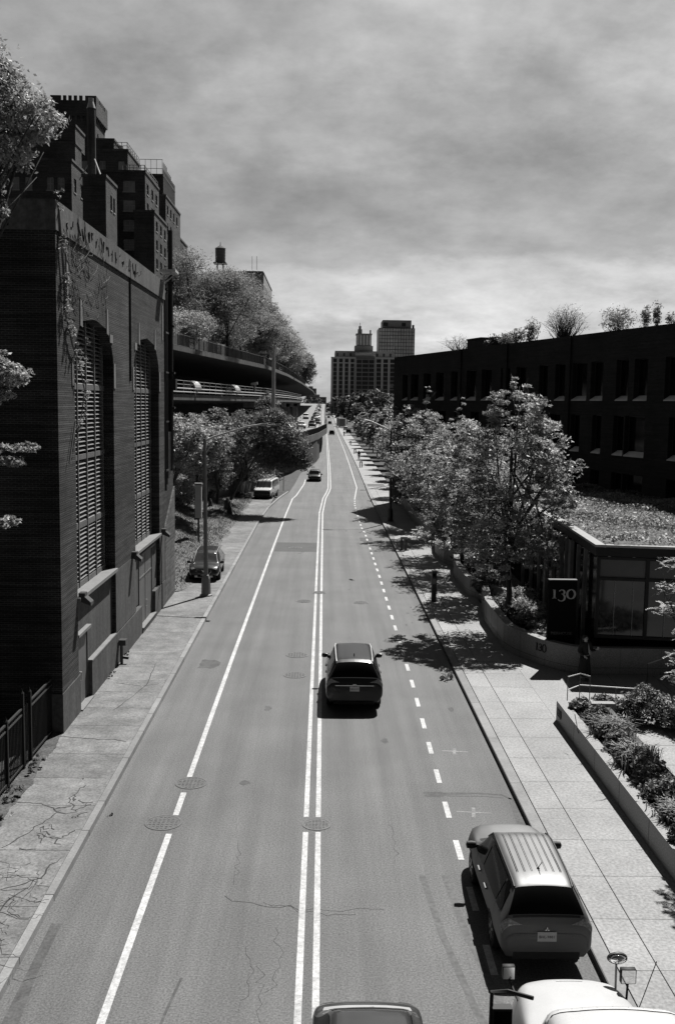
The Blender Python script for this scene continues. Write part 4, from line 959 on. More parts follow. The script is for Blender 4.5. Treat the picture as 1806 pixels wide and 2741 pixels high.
for a in (0, 2.0, 4.15, 6.3, 8.4): fr.obox(fp(a, (zz0+zz1)/2), (fu, (.16, 1, 0), (0, 0, 1)), (.07, .08, (zz1-zz0)/2))
for z in (zz0, 3.42, 4.3): fr.obox(fp(4.2, z), (fu, (.16, 1, 0), (0, 0, 1)), (4.25, .07, .06))
fr.build('window_frame', M('pavilion_frame', .012, .5, spec=.2), pv)
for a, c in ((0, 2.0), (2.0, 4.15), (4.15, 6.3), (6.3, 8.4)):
    MB().quad(fp(a+.07, 3.48, .02), fp(c-.07, 3.48, .02), fp(c-.07, 4.24, .02), fp(a+.07, 4.24, .02)).build('upper_pane', M('pane_reflection', .05, .35, .2, .7, .2, spec=.4) if 'pane_reflection' not in bpy.data.materials else bpy.data.materials['pane_reflection'], pv)  # upper panes coloured lighter to paint in their reflection
    MB().quad(fp(a+.07, 1.0, .02), fp(c-.07, 1.0, .02), fp(c-.07, 3.36, .02), fp(a+.07, 3.36, .02)).build('pane', m_glassr, pv)
b = MB()
for a in (.7, 1.45, 2.75, 3.4, 4.8): b.obox(fp(a, 2.15, -.02), (fu, (.16, 1, 0), (0, 0, 1)), (.012, .012, 1.2))
b.build('door_edge', M('door_edge', .2, .4), pv)
b = MB(); b.quad(A(11.7, 41.4, .1), A(11.9, 62, .1), A(11.9, 62, 4.42), A(11.7, 41.4, 4.42)); b.build('side_wall', m_glass, pv)
b = MB()
for i, y in enumerate((43.2, 44.4, 45.75, 46.6, 47.5, 49.2, 50.8, 52.4, 54.4, 56.6)):
    w = .2 if y in (45.75, 50.8) else .05; b.box(11.5-o.x, 11.66-o.x, y-w-o.y, y+w-o.y, .1, 4.42)
b.build('fin', M('stone_fin', .16, .8, .25, 3), pv)
b = MB()
for i in range(7): b.obox(fp(.4+i*1.0, 4.40, -.15), (fu, (.16, 1, 0), (0, 0, 1)), (.05, .05, .012))
for y in (42.2, 43.4): b.box(11.45-o.x, 11.55-o.x, y-o.y-.05, y-o.y+.05, 4.40, 4.418)
b.build('soffit_light', m_wmetal, pv)
b = MB(); lw = [(11.95, 41.4), (20.5, 40.1), (25.3, 44.2), (22.6, 60.4), (11.0, 101), (12.1, 62), (12.3, 49)]
b.quad(*[A(x, y, 4.83) for x, y in lw]); b.build('planting_bed', m_lawn, pv)
rng = np.random.default_rng(31)
n = 26000; q = rng.random((n, 2)); gy = 41+q[:, 1]*40; xl = np.interp(gy, [41, 49, 62, 81], [11.95, 12.3, 12.2, 12.6]); xr = np.interp(gy, [41, 45, 60.4, 81], [22, 24.5, 22.4, 16.5]); gx = xl+(xr-xl)*q[:, 0]
c = np.stack([gx, gy, 4.86+.12*rng.random(n)+.22*np.clip(np.sin(gx*1.1)*np.cos(gy*.9), 0, 1)], 1)
nrm = rng.normal(size=(n, 3))*.6+np.array([0, 0, .8]); nrm /= np.linalg.norm(nrm, axis=1)[:, None]; t_ = np.cross(nrm, rng.normal(size=(n, 3))); t_ /= np.linalg.norm(t_, axis=1)[:, None]; b_ = np.cross(nrm, t_); s = (.05+.08*rng.random(n))[:, None]
Vv = (np.stack([c-t_*s, c+b_*s*.5, c+t_*s, c-b_*s*.5], 1)-np.array([11.5, 41, 0])).reshape(-1, 3)
gl = raw_mesh('roof_planting', Vv, np.arange(4*n).reshape(-1, 4), m_leaf, pv, np.repeat((.5+.6*rng.random(n))*(.75+.35*np.sin(gx*.8+gy*.5)), 4)); gl['kind'] = 'stuff'

PS = .945; pv.scale = (PS, PS, PS); pv.location = (11.5*PS, 41*PS, 10.6*(1-PS))
# ------------------------------------------------------------------ numerals
def ribbon2(pts, ws, y0=0, th=.03):
    """flat stroked glyph in the x-z plane, given thickness; points (x,z)"""
    b = MB(); L = []; Rr = []
    for i, (x, z) in enumerate(pts):
        d = Vector((pts[min(i+1, len(pts)-1)][0]-pts[max(i-1, 0)][0], pts[min(i+1, len(pts)-1)][1]-pts[max(i-1, 0)][1], 0)).normalized()
        L.append((x-d.y*ws[i]/2, z+d.x*ws[i]/2)); Rr.append((x+d.y*ws[i]/2, z-d.x*ws[i]/2))
    n = len(pts)
    vs = [(x, -th, z) for x, z in L+Rr]+[(x, 0, z) for x, z in L+Rr]
    fs = [(i, i+1, n+i+1, n+i) for i in range(n-1)]+[(2*n+i+1, 2*n+i, i, i+1)[::-1] for i in range(n-1)]+[(n+i, n+i+1, 3*n+i+1, 3*n+i)[::-1] for i in range(n-1)]
    b.add(vs, fs); return b
def numeral130(mat, root, th=.02, serif=True, w=1.0):
    s = .055*w
    b = ribbon2([(.125, .0), (.125, .33)], [s, s], th=th)
    for x0_, x1_, z_ in (((.06, .19, .012) if serif else (.0, 0.001, 0)), ((.065, .14, .318))): 
        q = ribbon2([(x0_, z_), (x1_, z_)], [.024, .024], th=th); b.add(q.v, q.f)
    b.build('numeral_one', mat, root)
    P = []; Wd = []
    for i in range(12): a = R_(160-205*i/11); P.append((.36+.085*math.cos(a), .235+.085*math.sin(a))); Wd.append(s*(.45+.5*max(0, math.cos(a))))
    zb_ = -.11 if serif else 0
    h = .26 if serif else .15
    for i in range(14): a = R_(95-245*i/13); P.append((.345+.115*math.cos(a), zb_+h/2+.02+h/2*math.sin(a))); Wd.append(s*(.45+.6*max(0, math.cos(a))))
    ribbon2(P, Wd, th=th).build('numeral_three', mat, root)
    P = [(.655+.125*math.cos(2*PI*i/28), .165+.165*math.sin(2*PI*i/28)) for i in range(29)]; Wd = [s*(.42+.7*abs(math.cos(2*PI*i/28))) for i in range(29)]
    ribbon2(P, Wd, th=th).build('numeral_zero', mat, root)
def text_mesh(name, txt, size, mat, parent, loc, rot, extr=.004, align='CENTER'):
    cu = bpy.data.curves.new(name, 'FONT'); cu.body = txt; cu.size = size; cu.extrude = extr; cu.align_x = align; cu.resolution_u = 2
    to = bpy.data.objects.new(name+'_tmp', cu); C.objects.link(to); dg = bpy.context.evaluated_depsgraph_get()
    me = bpy.data.meshes.new_from_object(to.evaluated_get(dg)); bpy.data.objects.remove(to); bpy.data.curves.remove(cu)
    me.materials.clear(); me.materials.append(mat); ob = bpy.data.objects.new(name, me); C.objects.link(ob); ob.parent = parent; ob.location = loc; ob.rotation_euler = rot
    return ob
sg = thing('address_sign', 'black upright slab sign with large pale numerals 130 before the pavilion', 'sign', (9.68, 39.3, .2), 0)
MB().box(-.56, .56, 0, .22, .1, 3.45).build('slab', M('sign_black', .005, .9, spec=.08), sg); MB().box(-.57, .57, -.01, .23, 3.45, 3.49).build('cap', m_stone, sg)
nr = bpy.data.objects.new('number', None); C.objects.link(nr); nr.parent = sg; nr.location = (-.50, -.002, 2.72); nr.scale = (1.26, 1, 1.12)
m_num = M('numeral_white', .30, .6, .05, 5); numeral130(m_num, nr, .02, True, 1.1)
text_mesh('lettering', 'PIERHOUSE', .17, M('faint_letter', .10, .6), sg, (.0, -.006, 1.24), (PI/2, 0, 0))

# granite walls along the pavement
gw_n = 0
def gwall(name, label, pts, h, th=.36, coursed=True, nums=None):
    o = Vector((pts[0][0], pts[0][1], 0)); t = thing(name, label, 'wall', o, 0, 'low granite walls along the pale-slabbed pavement'); b = MB(); j = MB()
    P = [Vector((p[0], p[1], 0)) for p in pts]; Nn = []
    for i in range(len(P)):
        d = (P[min(i+1, len(P)-1)]-P[max(i-1, 0)]).normalized(); Nn.append(Vector((d.y, -d.x, 0)))
    hs = h if hasattr(h, '__len__') else [h]*len(P)
    vs = [p-o for p in P]+[p-o+Vector((0, 0, q)) for p, q in zip(P, hs)]+[p+n_*th-o for p, n_ in zip(P, Nn)]+[p+n_*th-o+Vector((0, 0, q)) for p, n_, q in zip(P, Nn, hs)]
    n = len(P); fs = []
    for i in range(n-1): fs += [(i, n+i, n+i+1, i+1), (n+i, 3*n+i, 3*n+i+1, n+i+1), (2*n+i, 2*n+i+1, 3*n+i+1, 3*n+i)]
    fs += [(0, 2*n, 3*n, n), (n-1, 2*n-1, 4*n-1, 3*n-1)]
    b.add(vs, fs); b.build('wall', m_granite, t)
    tot = 0
    for i in range(n-1):
        a, c = P[i]-o, P[i+1]-o; d = (c-a); L = d.length; nn = -Nn[i]*.003
        if coursed: j.bar(a+nn+Vector((0, 0, .42)), c+nn+Vector((0, 0, .42)), .004, .014)
        k = (1.6-tot % 1.6)
        while k < L: q = a+d*(k/L)+nn; j.bar(q, q+Vector((0, 0, hs[i]-.01)), .014, .004, (1, 0, 0)); k += 1.6
        tot += L
    if j.v: j.build('joint', m_granited, t)
    return t
def arc(p0, p1, p2, n=7): return [((1-s)**2*p0[0]+2*s*(1-s)*p1[0]+s*s*p2[0], (1-s)**2*p0[1]+2*s*(1-s)*p1[1]+s*s*p2[1]) for s in [i/n for i in range(n+1)]]
c1 = [(16.5, 37.6), (14.0, 38.0), (12.5, 38.08), (11.2, 38.05)]+arc((10.4, 38.0), (9.6, 38.25), (8.9, 39.4), 5)+arc((8.5, 40.2), (8.0, 41.1), (7.9, 42.4), 4)+[(7.9, 45), (7.92, 47.5), (8.35, 51.2)]
w1 = gwall('granite_wall', 'low curving granite wall with dark numerals 130 in front of the pavilion', c1, [1.2]*4+[1.22]*6+[1.25]*6+[1.25, 1.22])
nr = bpy.data.objects.new('number', None); C.objects.link(nr); nr.parent = w1; d_ = Vector((.55, -.83, 0)).normalized()
nr.location = Vector((8.74, 39.68, .72))-Vector((c1[0][0], c1[0][1], 0))-Vector((.012, .008, 0)); nr.rotation_euler = (0, 0, math.atan2(d_.y, d_.x)); nr.scale = (.78, 1, .95); numeral130(m_ink, nr, .03, False, 1.25)
gwall('granite_wall', 'second low granite wall, its far end bent in behind the 130 wall', [(9.6, 50.6), (8.9, 52.3), (8.2, 54.0), (8.02, 55), (8.02, 59.7), (8.4, 63)], [1.1]*6)
gwall('granite_wall', 'third low granite wall along the pavement, half hidden under the trees', [(9.4, 61.8), (8.7, 63.4), (8.05, 65.2), (8.0, 70), (8.35, 73.5)], [1.1]*5)
gwall('granite_wall', 'last low granite wall, beside the dark street lamp', [(9.2, 72.6), (8.3, 75), (8.1, 84), (8.1, 100), (8.2, 104)], [1.3]*5)
b = MB(); b.quad((8.3, 42, .62), (11.4, 41, .62), (11.8, 62, .75), (8.3, 62, .75)); b.quad((8.3, 62, .75), (11.8, 62, .75), (9.6, 98, .9), (8.3, 104, .9)); b.quad((9.1, 40.3, .6), (11.4, 38.3, .6), (11.4, 41, .62), (8.3, 42, .62)); b.quad((11.4, 38.3, .6), (20, 37.9, .6), (20, 40, .6), (11.4, 41.2, .6)); struct('planted_ground', b, m_dirt)
# plaza, planter
plz = struct('plaza_pavement', MB().box(7.905, 30, 8, 42.0, .05, .146), m_slab)
b = MB()
for x, y0, y1 in ((9.55, 30.0, 38), (11.2, 26, 38), (13, 26, 38)): b.box(x-.006, x+.006, y0, y1, .146, .149)
for y in (28.2, 29.9, 33.9, 36): b.box(9.6, 16, y-.006, y+.006, .1465, .1495)
b.build('joint', m_granited, plz)
pw = thing('planter', 'long low granite planter box filled with shrubs, numerals on its end', 'planter', (7.9, 25, .15)); b = MB()
b.box(0, .32, -13, 7.35, 0, .66); b.box(.32, 1.9, 7.05, 7.35, 0, .655); b.build('wall', m_granite, pw); j = MB()
for y in (-7, -4.6, -2.2, .2, 2.6, 5.0): j.box(-.004, .0, y-.006, y+.006, 0, .66); j.box(0, .32, y-.006, y+.006, .66, .663)
j.build('joint', m_granited, pw); MB().box(.32, 1.7, -13, 7.05, 0, .55).build('soil', m_dirt, pw)
nr = bpy.data.objects.new('number', None); C.objects.link(nr); nr.parent = pw; nr.location = (-.005, 7.2, .22); nr.rotation_euler = (0, 0, -PI/2); nr.scale = (.72, 1, .8); numeral130(m_ink, nr, .02, False, 1.3)
# handrails
hr = thing('handrail', 'thin metal double handrail round the plaza steps behind the planter', 'handrail', (9.3, 34.7, .15)); b = MB(); pp = [(-.5, -.2), (.05, .25), (.32, -.1)]
for z in (.88, ): b.tube([(x, y, z) for x, y in pp], .02, 6)
b.tube([(-.5, -.25, .42), (.05, .2, .47), (2.35, -.85, .62)], .02, 6)
b.build('rail', m_galv, hr); b = MB()
for (x, y), h in zip(pp, (.88, .88, .88)): b.tube([(x, y, 0), (x, y, h)], .016, 6)
for x, y, h in ((1.2, -.3, .55), (2.3, -.83, .62)): b.tube([(x, y, 0), (x, y, h)], .016, 6)
b.build('post', m_dmetal, hr)
hr2 = thing('handrail', 'short handrail by the pavilion entrance, behind the feathery tree', 'handrail', (13.2, 37.4, .15)); b = MB(); b.tube([(-.7, -.3, .7), (.4, .1, .95), (1.4, .1, .95)], .02, 6); b.build('rail', m_galv, hr2); b = MB()
for x, y, h in ((-.7, -.3, .7), (.4, .1, .95), (1.4, .1, .95)): b.tube([(x, y, 0), (x, y, h)], .016, 6)
b.build('post', m_dmetal, hr2)
# totem and stands on the pale-slabbed pavement
t = thing('parking_meter', 'tall slim dark payment post on the pale-slabbed pavement in the tree shade', 'parking meter', (5.98, 52.3, .15))
MB().box(-.13, .13, -.09, .09, 0, 1.62).build('body', m_dmetal, t); MB().box(-.14, .14, -.1, .1, 1.62, 1.68).box(-.09, .09, -.12, -.09, .95, 1.25).build('cap', m_gmetal, t); MB().box(-.08, .08, -.095, -.09, 1.35, 1.52).build('screen', m_glass, t)
def stand(x, y, lb):
    t = thing('bicycle_rack', lb, 'bicycle rack', (x, y, .15), 0, 'twin-post racks on the pale-slabbed pavement'); b = MB(); b.box(-.24, -.1, -.06, .06, 0, .98); b.box(.08, .24, -.06, .06, 0, .9); b.build('post', m_dmetal, t); MB().box(-.24, .26, -.14, .14, .82, 1.0).build('top', m_gmetal, t)
stand(5.85, 70.8, 'dark twin-post rack standing alone in the tree shade'); stand(6.2, 164, 'dark twin-post rack in front of the walking person'); stand(6.6, 209, 'dark twin-post rack just behind the walking person'); stand(6.8, 252, 'dark twin-post rack, third and smallest of the sunlit ones')
b = MB(); b.box(-.6, .6, -.22, .22, .0, .45); o = b.build('bench_block', m_granite); o.location = (7.75, 79.3, .15); tag(o, 'low stone block against the granite wall by the pale-slabbed pavement', 'block')
# ------------------------------------------------------------------ vehicles: lofted bodies
def pchip(x, Y, q):
    x = np.asarray(x, float); Y = np.asarray(Y, float); h = np.diff(x); d = np.diff(Y, axis=0)/h[:, None]; m = np.zeros_like(Y)
    m[0], m[-1] = d[0], d[-1]
    for i in range(1, len(x)-1):
        a, b = d[i-1], d[i]; ok = a*b > 0; w1, w2 = 2*h[i]+h[i-1], h[i]+2*h[i-1]
        m[i] = np.where(ok, (w1+w2)/(w1/np.where(ok, a, 1)+w2/np.where(ok, b, 1)), 0)
    i = min(max(int(np.searchsorted(x, q, 'right')-1), 0), len(x)-2); t = (q-x[i])/h[i]; t2, t3 = t*t, t**3
    return (2*t3-3*t2+1)*Y[i]+(t3-2*t2+t)*h[i]*m[i]+(-2*t3+3*t2)*Y[i+1]+(t3-t2)*h[i]*m[i+1]
class Loft:
    """keys: (y, hb,zb, hm,zm, hs,zs, hr,zr, zt) from tail to nose; u=0 sill .. 5 centre line"""
    def __init__(s, keys, wheels=(), wr=.36): s.k = np.array(keys, float); s.n = len(keys); s.wheels = wheels; s.wr = wr
    def sec(s, a): return pchip(range(s.n), s.k, a)
    def pt(s, a, u, side=1):
        y, hb, zb, hm, zm, hs, zs, hr, zr, zt = s.sec(a)
        P = np.array([(hb, zb), (hm, zm), (hs, zs), (hr, zr), (hr*.55, zr+(zt-zr)*.8), (0, zt)])
        i = min(int(u), 4); t = u-i; T = lambda j: (.5*(P[min(j+1, 5)]-P[max(j-1, 0)])*(.62 if j not in (0, 5) else 1.0)) if j != 5 else np.array([P[5][0]-P[4][0], 0])
        t2, t3 = t*t, t**3; p = (2*t3-3*t2+1)*P[i]+(t3-2*t2+t)*T(i)+(-2*t3+3*t2)*P[i+1]+(t3-t2)*T(i+1)
        x, z = p; x = max(x, 0) if u < 5 else 0
        for yw in s.wheels:
            dy = y-yw
            if abs(dy) < s.wr+.07 and u < 1.6: z = max(z, s.wr*.96+math.sqrt((s.wr+.07)**2-dy*dy)*.98)
        return Vector((side*x, y, z))
    def body(s, name, mat, parent, ns=7):
        A = [i/ns for i in range((s.n-1)*ns+1)]; Un = [j/5 for j in range(26)]; b = MB(); nu = 2*len(Un)-1; vs = []
        for a in A:
            L = [s.pt(a, u, -1) for u in Un]; Rr = [s.pt(a, u, 1) for u in Un[:-1]][::-1]; vs += L+Rr
        fs = [(i*nu+j, i*nu+j+1, (i+1)*nu+j+1, (i+1)*nu+j) for i in range(len(A)-1) for j in range(nu-1)]
        fs += [tuple(range(nu))[::-1], tuple((len(A)-1)*nu+j for j in range(nu))]
        fs += [(i*nu, (i+1)*nu, (i+1)*nu+nu-1, i*nu+nu-1) for i in range(len(A)-1)]
        b.add(vs, fs); return b.build(name, mat, parent, True, 40)
    def norm(s, a, u, side):
        e = .01; du = s.pt(a, min(u+e, 5), side)-s.pt(a, max(u-e, 0), side); da = s.pt(min(a+e, s.n-1), u, side)-s.pt(max(a-e, 0), u, side)
        n = da.cross(du)*side
        if n.length < 1e-9: return Vector((0, 0, 1))
        n.normalize(); return n
    def patch(s, b, corners, side=1, off=.006, na=8, nb=6, th=0):
        vs = []; c = corners
        for i in range(na+1):
            for j in range(nb+1):
                p, q = i/na, j/nb; a = (c[0][0]*(1-p)+c[1][0]*p)*(1-q)+(c[3][0]*(1-p)+c[2][0]*p)*q; u = (c[0][1]*(1-p)+c[1][1]*p)*(1-q)+(c[3][1]*(1-p)+c[2][1]*p)*q
                n = s.norm(a, u, side)
                if u > 4.97: n.x = 0; n.normalize()
                vs.append(s.pt(a, u, side)+n*off)
        fs = [(i*(nb+1)+j, i*(nb+1)+j+1, (i+1)*(nb+1)+j+1, (i+1)*(nb+1)+j) for i in range(na) for j in range(nb)]
        if side < 0: fs = [f[::-1] for f in fs]
        b.add(vs, [f[::-1] for f in fs]); return b
    def centre(s, b, a0, a1, u0, u1b=None, off=.006, na=8): # patch over the centre line, both sides
        for sd in (1, -1): s.patch(b, [(a0, u0), (a1, u1b if u1b is not None else u0), (a1, 5), (a0, 5)], sd, off, na, 8)
        return b
def wheel_parts(root, pos, r, w=.23):
    for x, y in pos:
        s = 1 if x > 0 else -1; t = MB().lathe([(r*.62, -w/2), (r*.93, -w/2), (r, -w*.35), (r, w*.35), (r*.93, w/2), (r*.62, w/2)], (x, y, r), 28, 'x').build('wheel', m_rubber, root, True, 40)
        b = MB(); b.lathe([(r*.64, s*w*.30), (r*.60, s*w*.42), (r*.1, s*w*.36), (.01, s*w*.36)], (x, y, r), 24, 'x'); b.build('rim', m_trim, t)
        b = MB()
        for k in range(7):
            a = 2*PI*k/7; b.bar((x+s*w*.45, y+.05*math.cos(a), r+.05*math.sin(a)), (x+s*w*.44, y+r*.6*math.cos(a), r+r*.6*math.sin(a)), .05, .03, (1, 0, 0))
        b.lathe([(r*.64, s*w*.36), (r*.64, s*w*.50), (r*.58, s*w*.50), (r*.58, s*w*.36)], (x, y, r), 24, 'x'); b.build('spoke', m_rim, t)
def mirrors(root, x, y, z, m, s=1.0):
    for sd in (-1, 1):
        b = MB(); b.lathe([(.02, -.10*s), (.09*s, -.085*s), (.105*s, 0), (.085*s, .08*s), (.02, .10*s)], (0, 0, 0), 12, 'x'); 
        b.v = [(sd*(x+.12*s)+p[0]*1.15, y+p[1]*.75, z+p[2]*.85) for p in b.v]; b.bar((sd*(x-.06), y+.03, z-.04), (sd*(x+.06), y+.01, z-.01), .07, .06); o = b.build('mirror', m, root, True, 50)
SUVK = [(-2.43, .66, .44, .80, .58, .80, .70, .60, .76, .775), (-2.40, .78, .39, .91, .58, .92, .84, .76, .97, .985), (-2.33, .83, .37, .965, .62, .955, 1.02, .80, 1.17, 1.195), (-1.98, .86, .34, .985, .66, .945, 1.10, .63, 1.62, 1.695), (-1.55, .87, .32, .99, .68, .945, 1.09, .645, 1.69, 1.775),
        (0, .87, .32, .99, .68, .94, 1.06, .66, 1.72, 1.80), (.62, .87, .32, .99, .68, .935, 1.04, .635, 1.66, 1.73), (1.42, .87, .32, .985, .68, .92, 1.03, .77, 1.08, 1.14), (2.1, .84, .34, .94, .66, .85, .95, .66, 1.01, 1.05), (2.36, .74, .38, .84, .6, .74, .78, .55, .86, .885), (2.42, .64, .44, .76, .58, .66, .68, .45, .72, .735)]
def scaled(K, w=1, L=1, h=1): return [(k[0]*L, k[1]*w, k[2], k[3]*w, k[4]*h, k[5]*w, k[6]*h, k[7]*w, k[8]*h, k[9]*h) for k in K]
def car(name, label, cat, loc, rz, K, paint, wb=(-1.38, 1.42), r=.36, group=None, glass=None, hx=.86, windows=True, rear_plate=None, front_plate=False, lights=True, mdy=.28, detail=True):
    glass = glass or m_glass; root = thing(name, label, cat, loc, rz, group); L = Loft(K, wb, r)
    L.body('body', paint, root, 7 if detail else 4)
    b = MB(); b.box(-hx+.16, hx-.16, K[0][0]+.3, K[-1][0]-.3, .22, .62); b.build('underbody', m_trim, root)
    wheel_parts(root, [(s*(hx-.02), y) for s in (-1, 1) for y in wb], r) if detail else [MB().lathe([(.02, -.11), (r, -.11), (r, .11), (.02, .11)], (s*(hx-.02), y, r), 16, 'x').build('wheel', m_rubber, root) for s in (-1, 1) for y in wb]
    na = 8 if detail else 4
    b = MB()
    L.centre(b, 6.18, 6.93, 3.12, 3.12, na=na); b.build('windscreen', glass, root, True)
    b = MB(); L.centre(b, 2.14, 2.92, 2.98, 3.1, na=na, off=.012); b.build('rear_window', glass, root, True)
    for sd in (1, -1):
        for cs in ([(5.08, 2.12), (6.86, 2.12), (6.2, 2.86), (5.02, 2.86)], [(3.98, 2.12), (4.98, 2.12), (4.94, 2.86), (3.9, 2.86)], [(2.78, 2.16), (3.86, 2.12), (3.8, 2.86), (3.12, 2.84)]):
            b = MB(); L.patch(b, cs, sd, .014, na); b.build('side_window', glass, root, True)
    if detail:
        b = MB()
        for sd in (1, -1):
            for a0 in (3.93, 5.03, 6.35): L.patch(b, [(a0, .35), (a0+.012, .35), (a0+.012, 2.1), (a0, 2.1)], sd, .004, 1, 10)
        b.build('panel_gap', m_trim, root)
        for sd in (1, -1):
            for a0 in (4.6, 5.55): p = L.pt(a0, 1.72, sd); MB().obox(p+Vector((sd*.02, 0, 0)), ((1, 0, 0), (0, 1, 0), (0, 0, 1)), (.02, .11, .018)).build('door_handle', paint, root)
        mirrors(root, hx+.05, K[7][0]-mdy, K[7][8]+.04, m_trim if paint is m_pgrey else paint)
    for sd in (1, -1):
        b = MB(); L.patch(b, [(1.3, 1.95), (2.12, 1.85), (2.0, 3.1), (1.45, 3.75)], sd, .012, 6, 10); b.build('tail_light', m_red, root, True)
        b = MB(); L.patch(b, [(8.25, 2.02), (8.85, 2.0), (8.9, 3.1), (8.5, 3.1)], sd, .012, 5, 8); b.build('headlight', m_lamp, root, True)
    if rear_plate is not None:
        y, z, txt, sc = rear_plate; pl = MB().box(-.155*sc, .155*sc, y-.012, y, z-.08*sc, z+.08*sc).build('number_plate', m_plate, root); fr = MB()
        if txt: text_mesh('plate_text', txt, .064*sc, m_ink, pl, (0, y-.0135, z-.024*sc), (PI/2, 0, 0), .001)
    return root, L

# black SUV driving away
bk, L = car('suv', 'black SUV driving away in its lane beside the double centre line', 'SUV', (1.17, 35.75, 0), 0, scaled(SUVK, 1, 1.0, 1), m_pblack, rear_plate=(-2.45, .86, 'HBN-2370', 1.05))
b = MB()
for sd in (1, -1):
    b.tube([L.pt(a, 3.05, sd)+Vector((0, 0, .03)) for a in (3.2, 3.6, 4, 4.5, 5, 5.6, 5.95)], .02, 6)
b.build('roof_rail', m_galv, bk)
b = MB(); L.centre(b, 2.94, 3.42, 3.05, 3.05, off=.02); b.build('rear_spoiler', M('spoiler_sheen', .05, .3, .05, 3, 0, coat=1.0, spec=.9), bk, True)
MB().lathe([(.02, 0), (.018, .05), (.004, .09)], (0, -1.45, 1.78), 8).build('antenna', m_trim, bk)
b = MB(); b.box(-.66, -.06, -2.425, -2.40, .955, .975); b.box(.06, .66, -2.425, -2.40, .955, .975); b.build('chrome_strip', m_chrome, bk)
b = MB(); b.box(-.055, .055, -2.43, -2.42, 1.01, 1.02).box(-.055, .055, -2.43, -2.42, .93, .94).box(-.055, -.045, -2.43, -2.42, .94, 1.01).box(.045, .055, -2.43, -2.42, .94, 1.01).box(-.032, -.018, -2.43, -2.42, .945, 1.005).box(.018, .032, -2.43, -2.42, .945, 1.005).box(-.02, .02, -2.43, -2.42, .968, .98); b.build('emblem', m_chrome, bk)
b = MB(); L.patch(b, [(2.05, 2.05), (2.1, 2.05), (2.1, 5), (2.05, 5)], 1, .012); L.patch(b, [(2.05, 2.05), (2.1, 2.05), (2.1, 5), (2.05, 5)], -1, .012); b.build('window_trim', m_chrome, bk, True)
b = MB(); b.box(-.62, -.40, -2.43, -2.425, .735, .75); b.build('badge', m_galv, bk)
# silver-grey SUV parked at the kerb
K2 = scaled(SUVK, .885, .975, .945); K2[6] = (.38,)+K2[6][1:8]+(1.555, 1.60); K2[7] = (1.22,)+K2[7][1:]; K2[5] = (-.1,)+K2[5][1:]; K2[8] = K2[8][:8]+(1.0, 1.05)
gs, L = car('suv', 'silver grey SUV parked at the kerb with ribbed roof and stub antenna', 'SUV', (4.26, 19.85, 0), 0, K2, m_pgrey, (-1.28, 1.36), .345, hx=.76, rear_plate=(-2.365, .80, 'BHL-9881', 1.15))
b = MB()
for k in range(-3, 4):
    for dx in (-.012, .012): b.tube([(k*.145*(1-.04)+dx, y, L.pt(a, 5)[2]+.004-abs(k)*.0055) for a, y in [(a, L.sec(a)[0]) for a in (3.95, 4.3, 4.6, 4.9, 5.2, 5.5)]], .0045, 4)
b.build('roof_rib', M('rib_shadow', .03, .8, spec=.1), gs)
b = MB()
for sd in (1, -1): b.tube([L.pt(a, 3.05, sd)+Vector((0, 0, .012)) for a in (3.0, 3.3, 3.6, 4, 4.5, 5, 5.6, 6.0, 6.4)], .02, 6)
b.build('roof_trim', m_trim, gs)
b = MB(); b.lathe([(.035, 0), (.03, .04), (.012, .06)], (0, -1.45, L.pt(4, 5)[2]-.03), 10); b.tube([(0, -1.45, 1.70), (.05, -1.55, 1.86)], .008, 5); b.build('antenna', m_trim, gs)
b = MB(); L.centre(b, 6.96, 7.12, 3.0, 3.0, off=.004); b.build('cowl', m_trim, gs, True)
b = MB(); b.bar((-.35, -2.02, 1.25), (.1, -2.05, 1.2), .02, .015); b.build('rear_wiper', m_trim, gs)
b = MB()
for a in (0, 120, 240):
    c, s_ = math.sin(R_(a)), math.cos(R_(a)); b.prism([(0, -2.37, .945), (.014*s_+.024*c, -2.37, .945-.014*c*1+.024*s_), (.048*c, -2.37, .945+.048*s_), (-.014*s_+.024*c, -2.37, .945+.014*c+.024*s_)], (0, -.008, 0))
b.build('emblem', m_chrome, gs)
b = MB(); L.patch(b, [(.45, 1.2), (.62, 1.2), (.62, 4.99), (.45, 4.99)], 1, .01); L.patch(b, [(.45, 1.2), (.62, 1.2), (.62, 4.99), (.45, 4.99)], -1, .01); b.build('bumper_step', M('bumper_grey', .12, .5), gs, True)
MB().box(-.62, .62, -2.372, -2.30, .36, .50).build('rear_valance', m_trim, gs)
b = MB(); L.centre(b, 2.0, 2.1, 3.3, 3.3, off=.012); b.build('tailgate_trim', m_pdark, gs, True)
# dark car at the bottom edge
K3 = scaled(SUVK, .93, .97, .80); K3[6] = (1.0,)+K3[6][1:]; K3[7] = (1.82,)+K3[7][1:]; K3[8] = (2.12,)+K3[8][1:]
bc, L = car('car', 'dark rounded car nosing into the picture at the bottom edge', 'car', (.82, 13.25, 0), 0, K3, M('charcoal_paint', .035, .3, .05, 3, 0, metal=.2, coat=.6), (-1.32, 1.38), .33, hx=.8, mdy=.85)
b = MB(); L.centre(b, 7.02, 7.38, 3.0, 3.0, off=.004); b.build('cowl', m_psil, bc, True)  # silver tone paints the bright reflection at the windscreen base
b = MB(); b.bar((-.55, 1.72, .93), (.1, 1.76, .97), .025, .015); b.bar((.05, 1.72, .95), (.6, 1.68, .92), .025, .015); b.build('wiper', m_trim, bc)
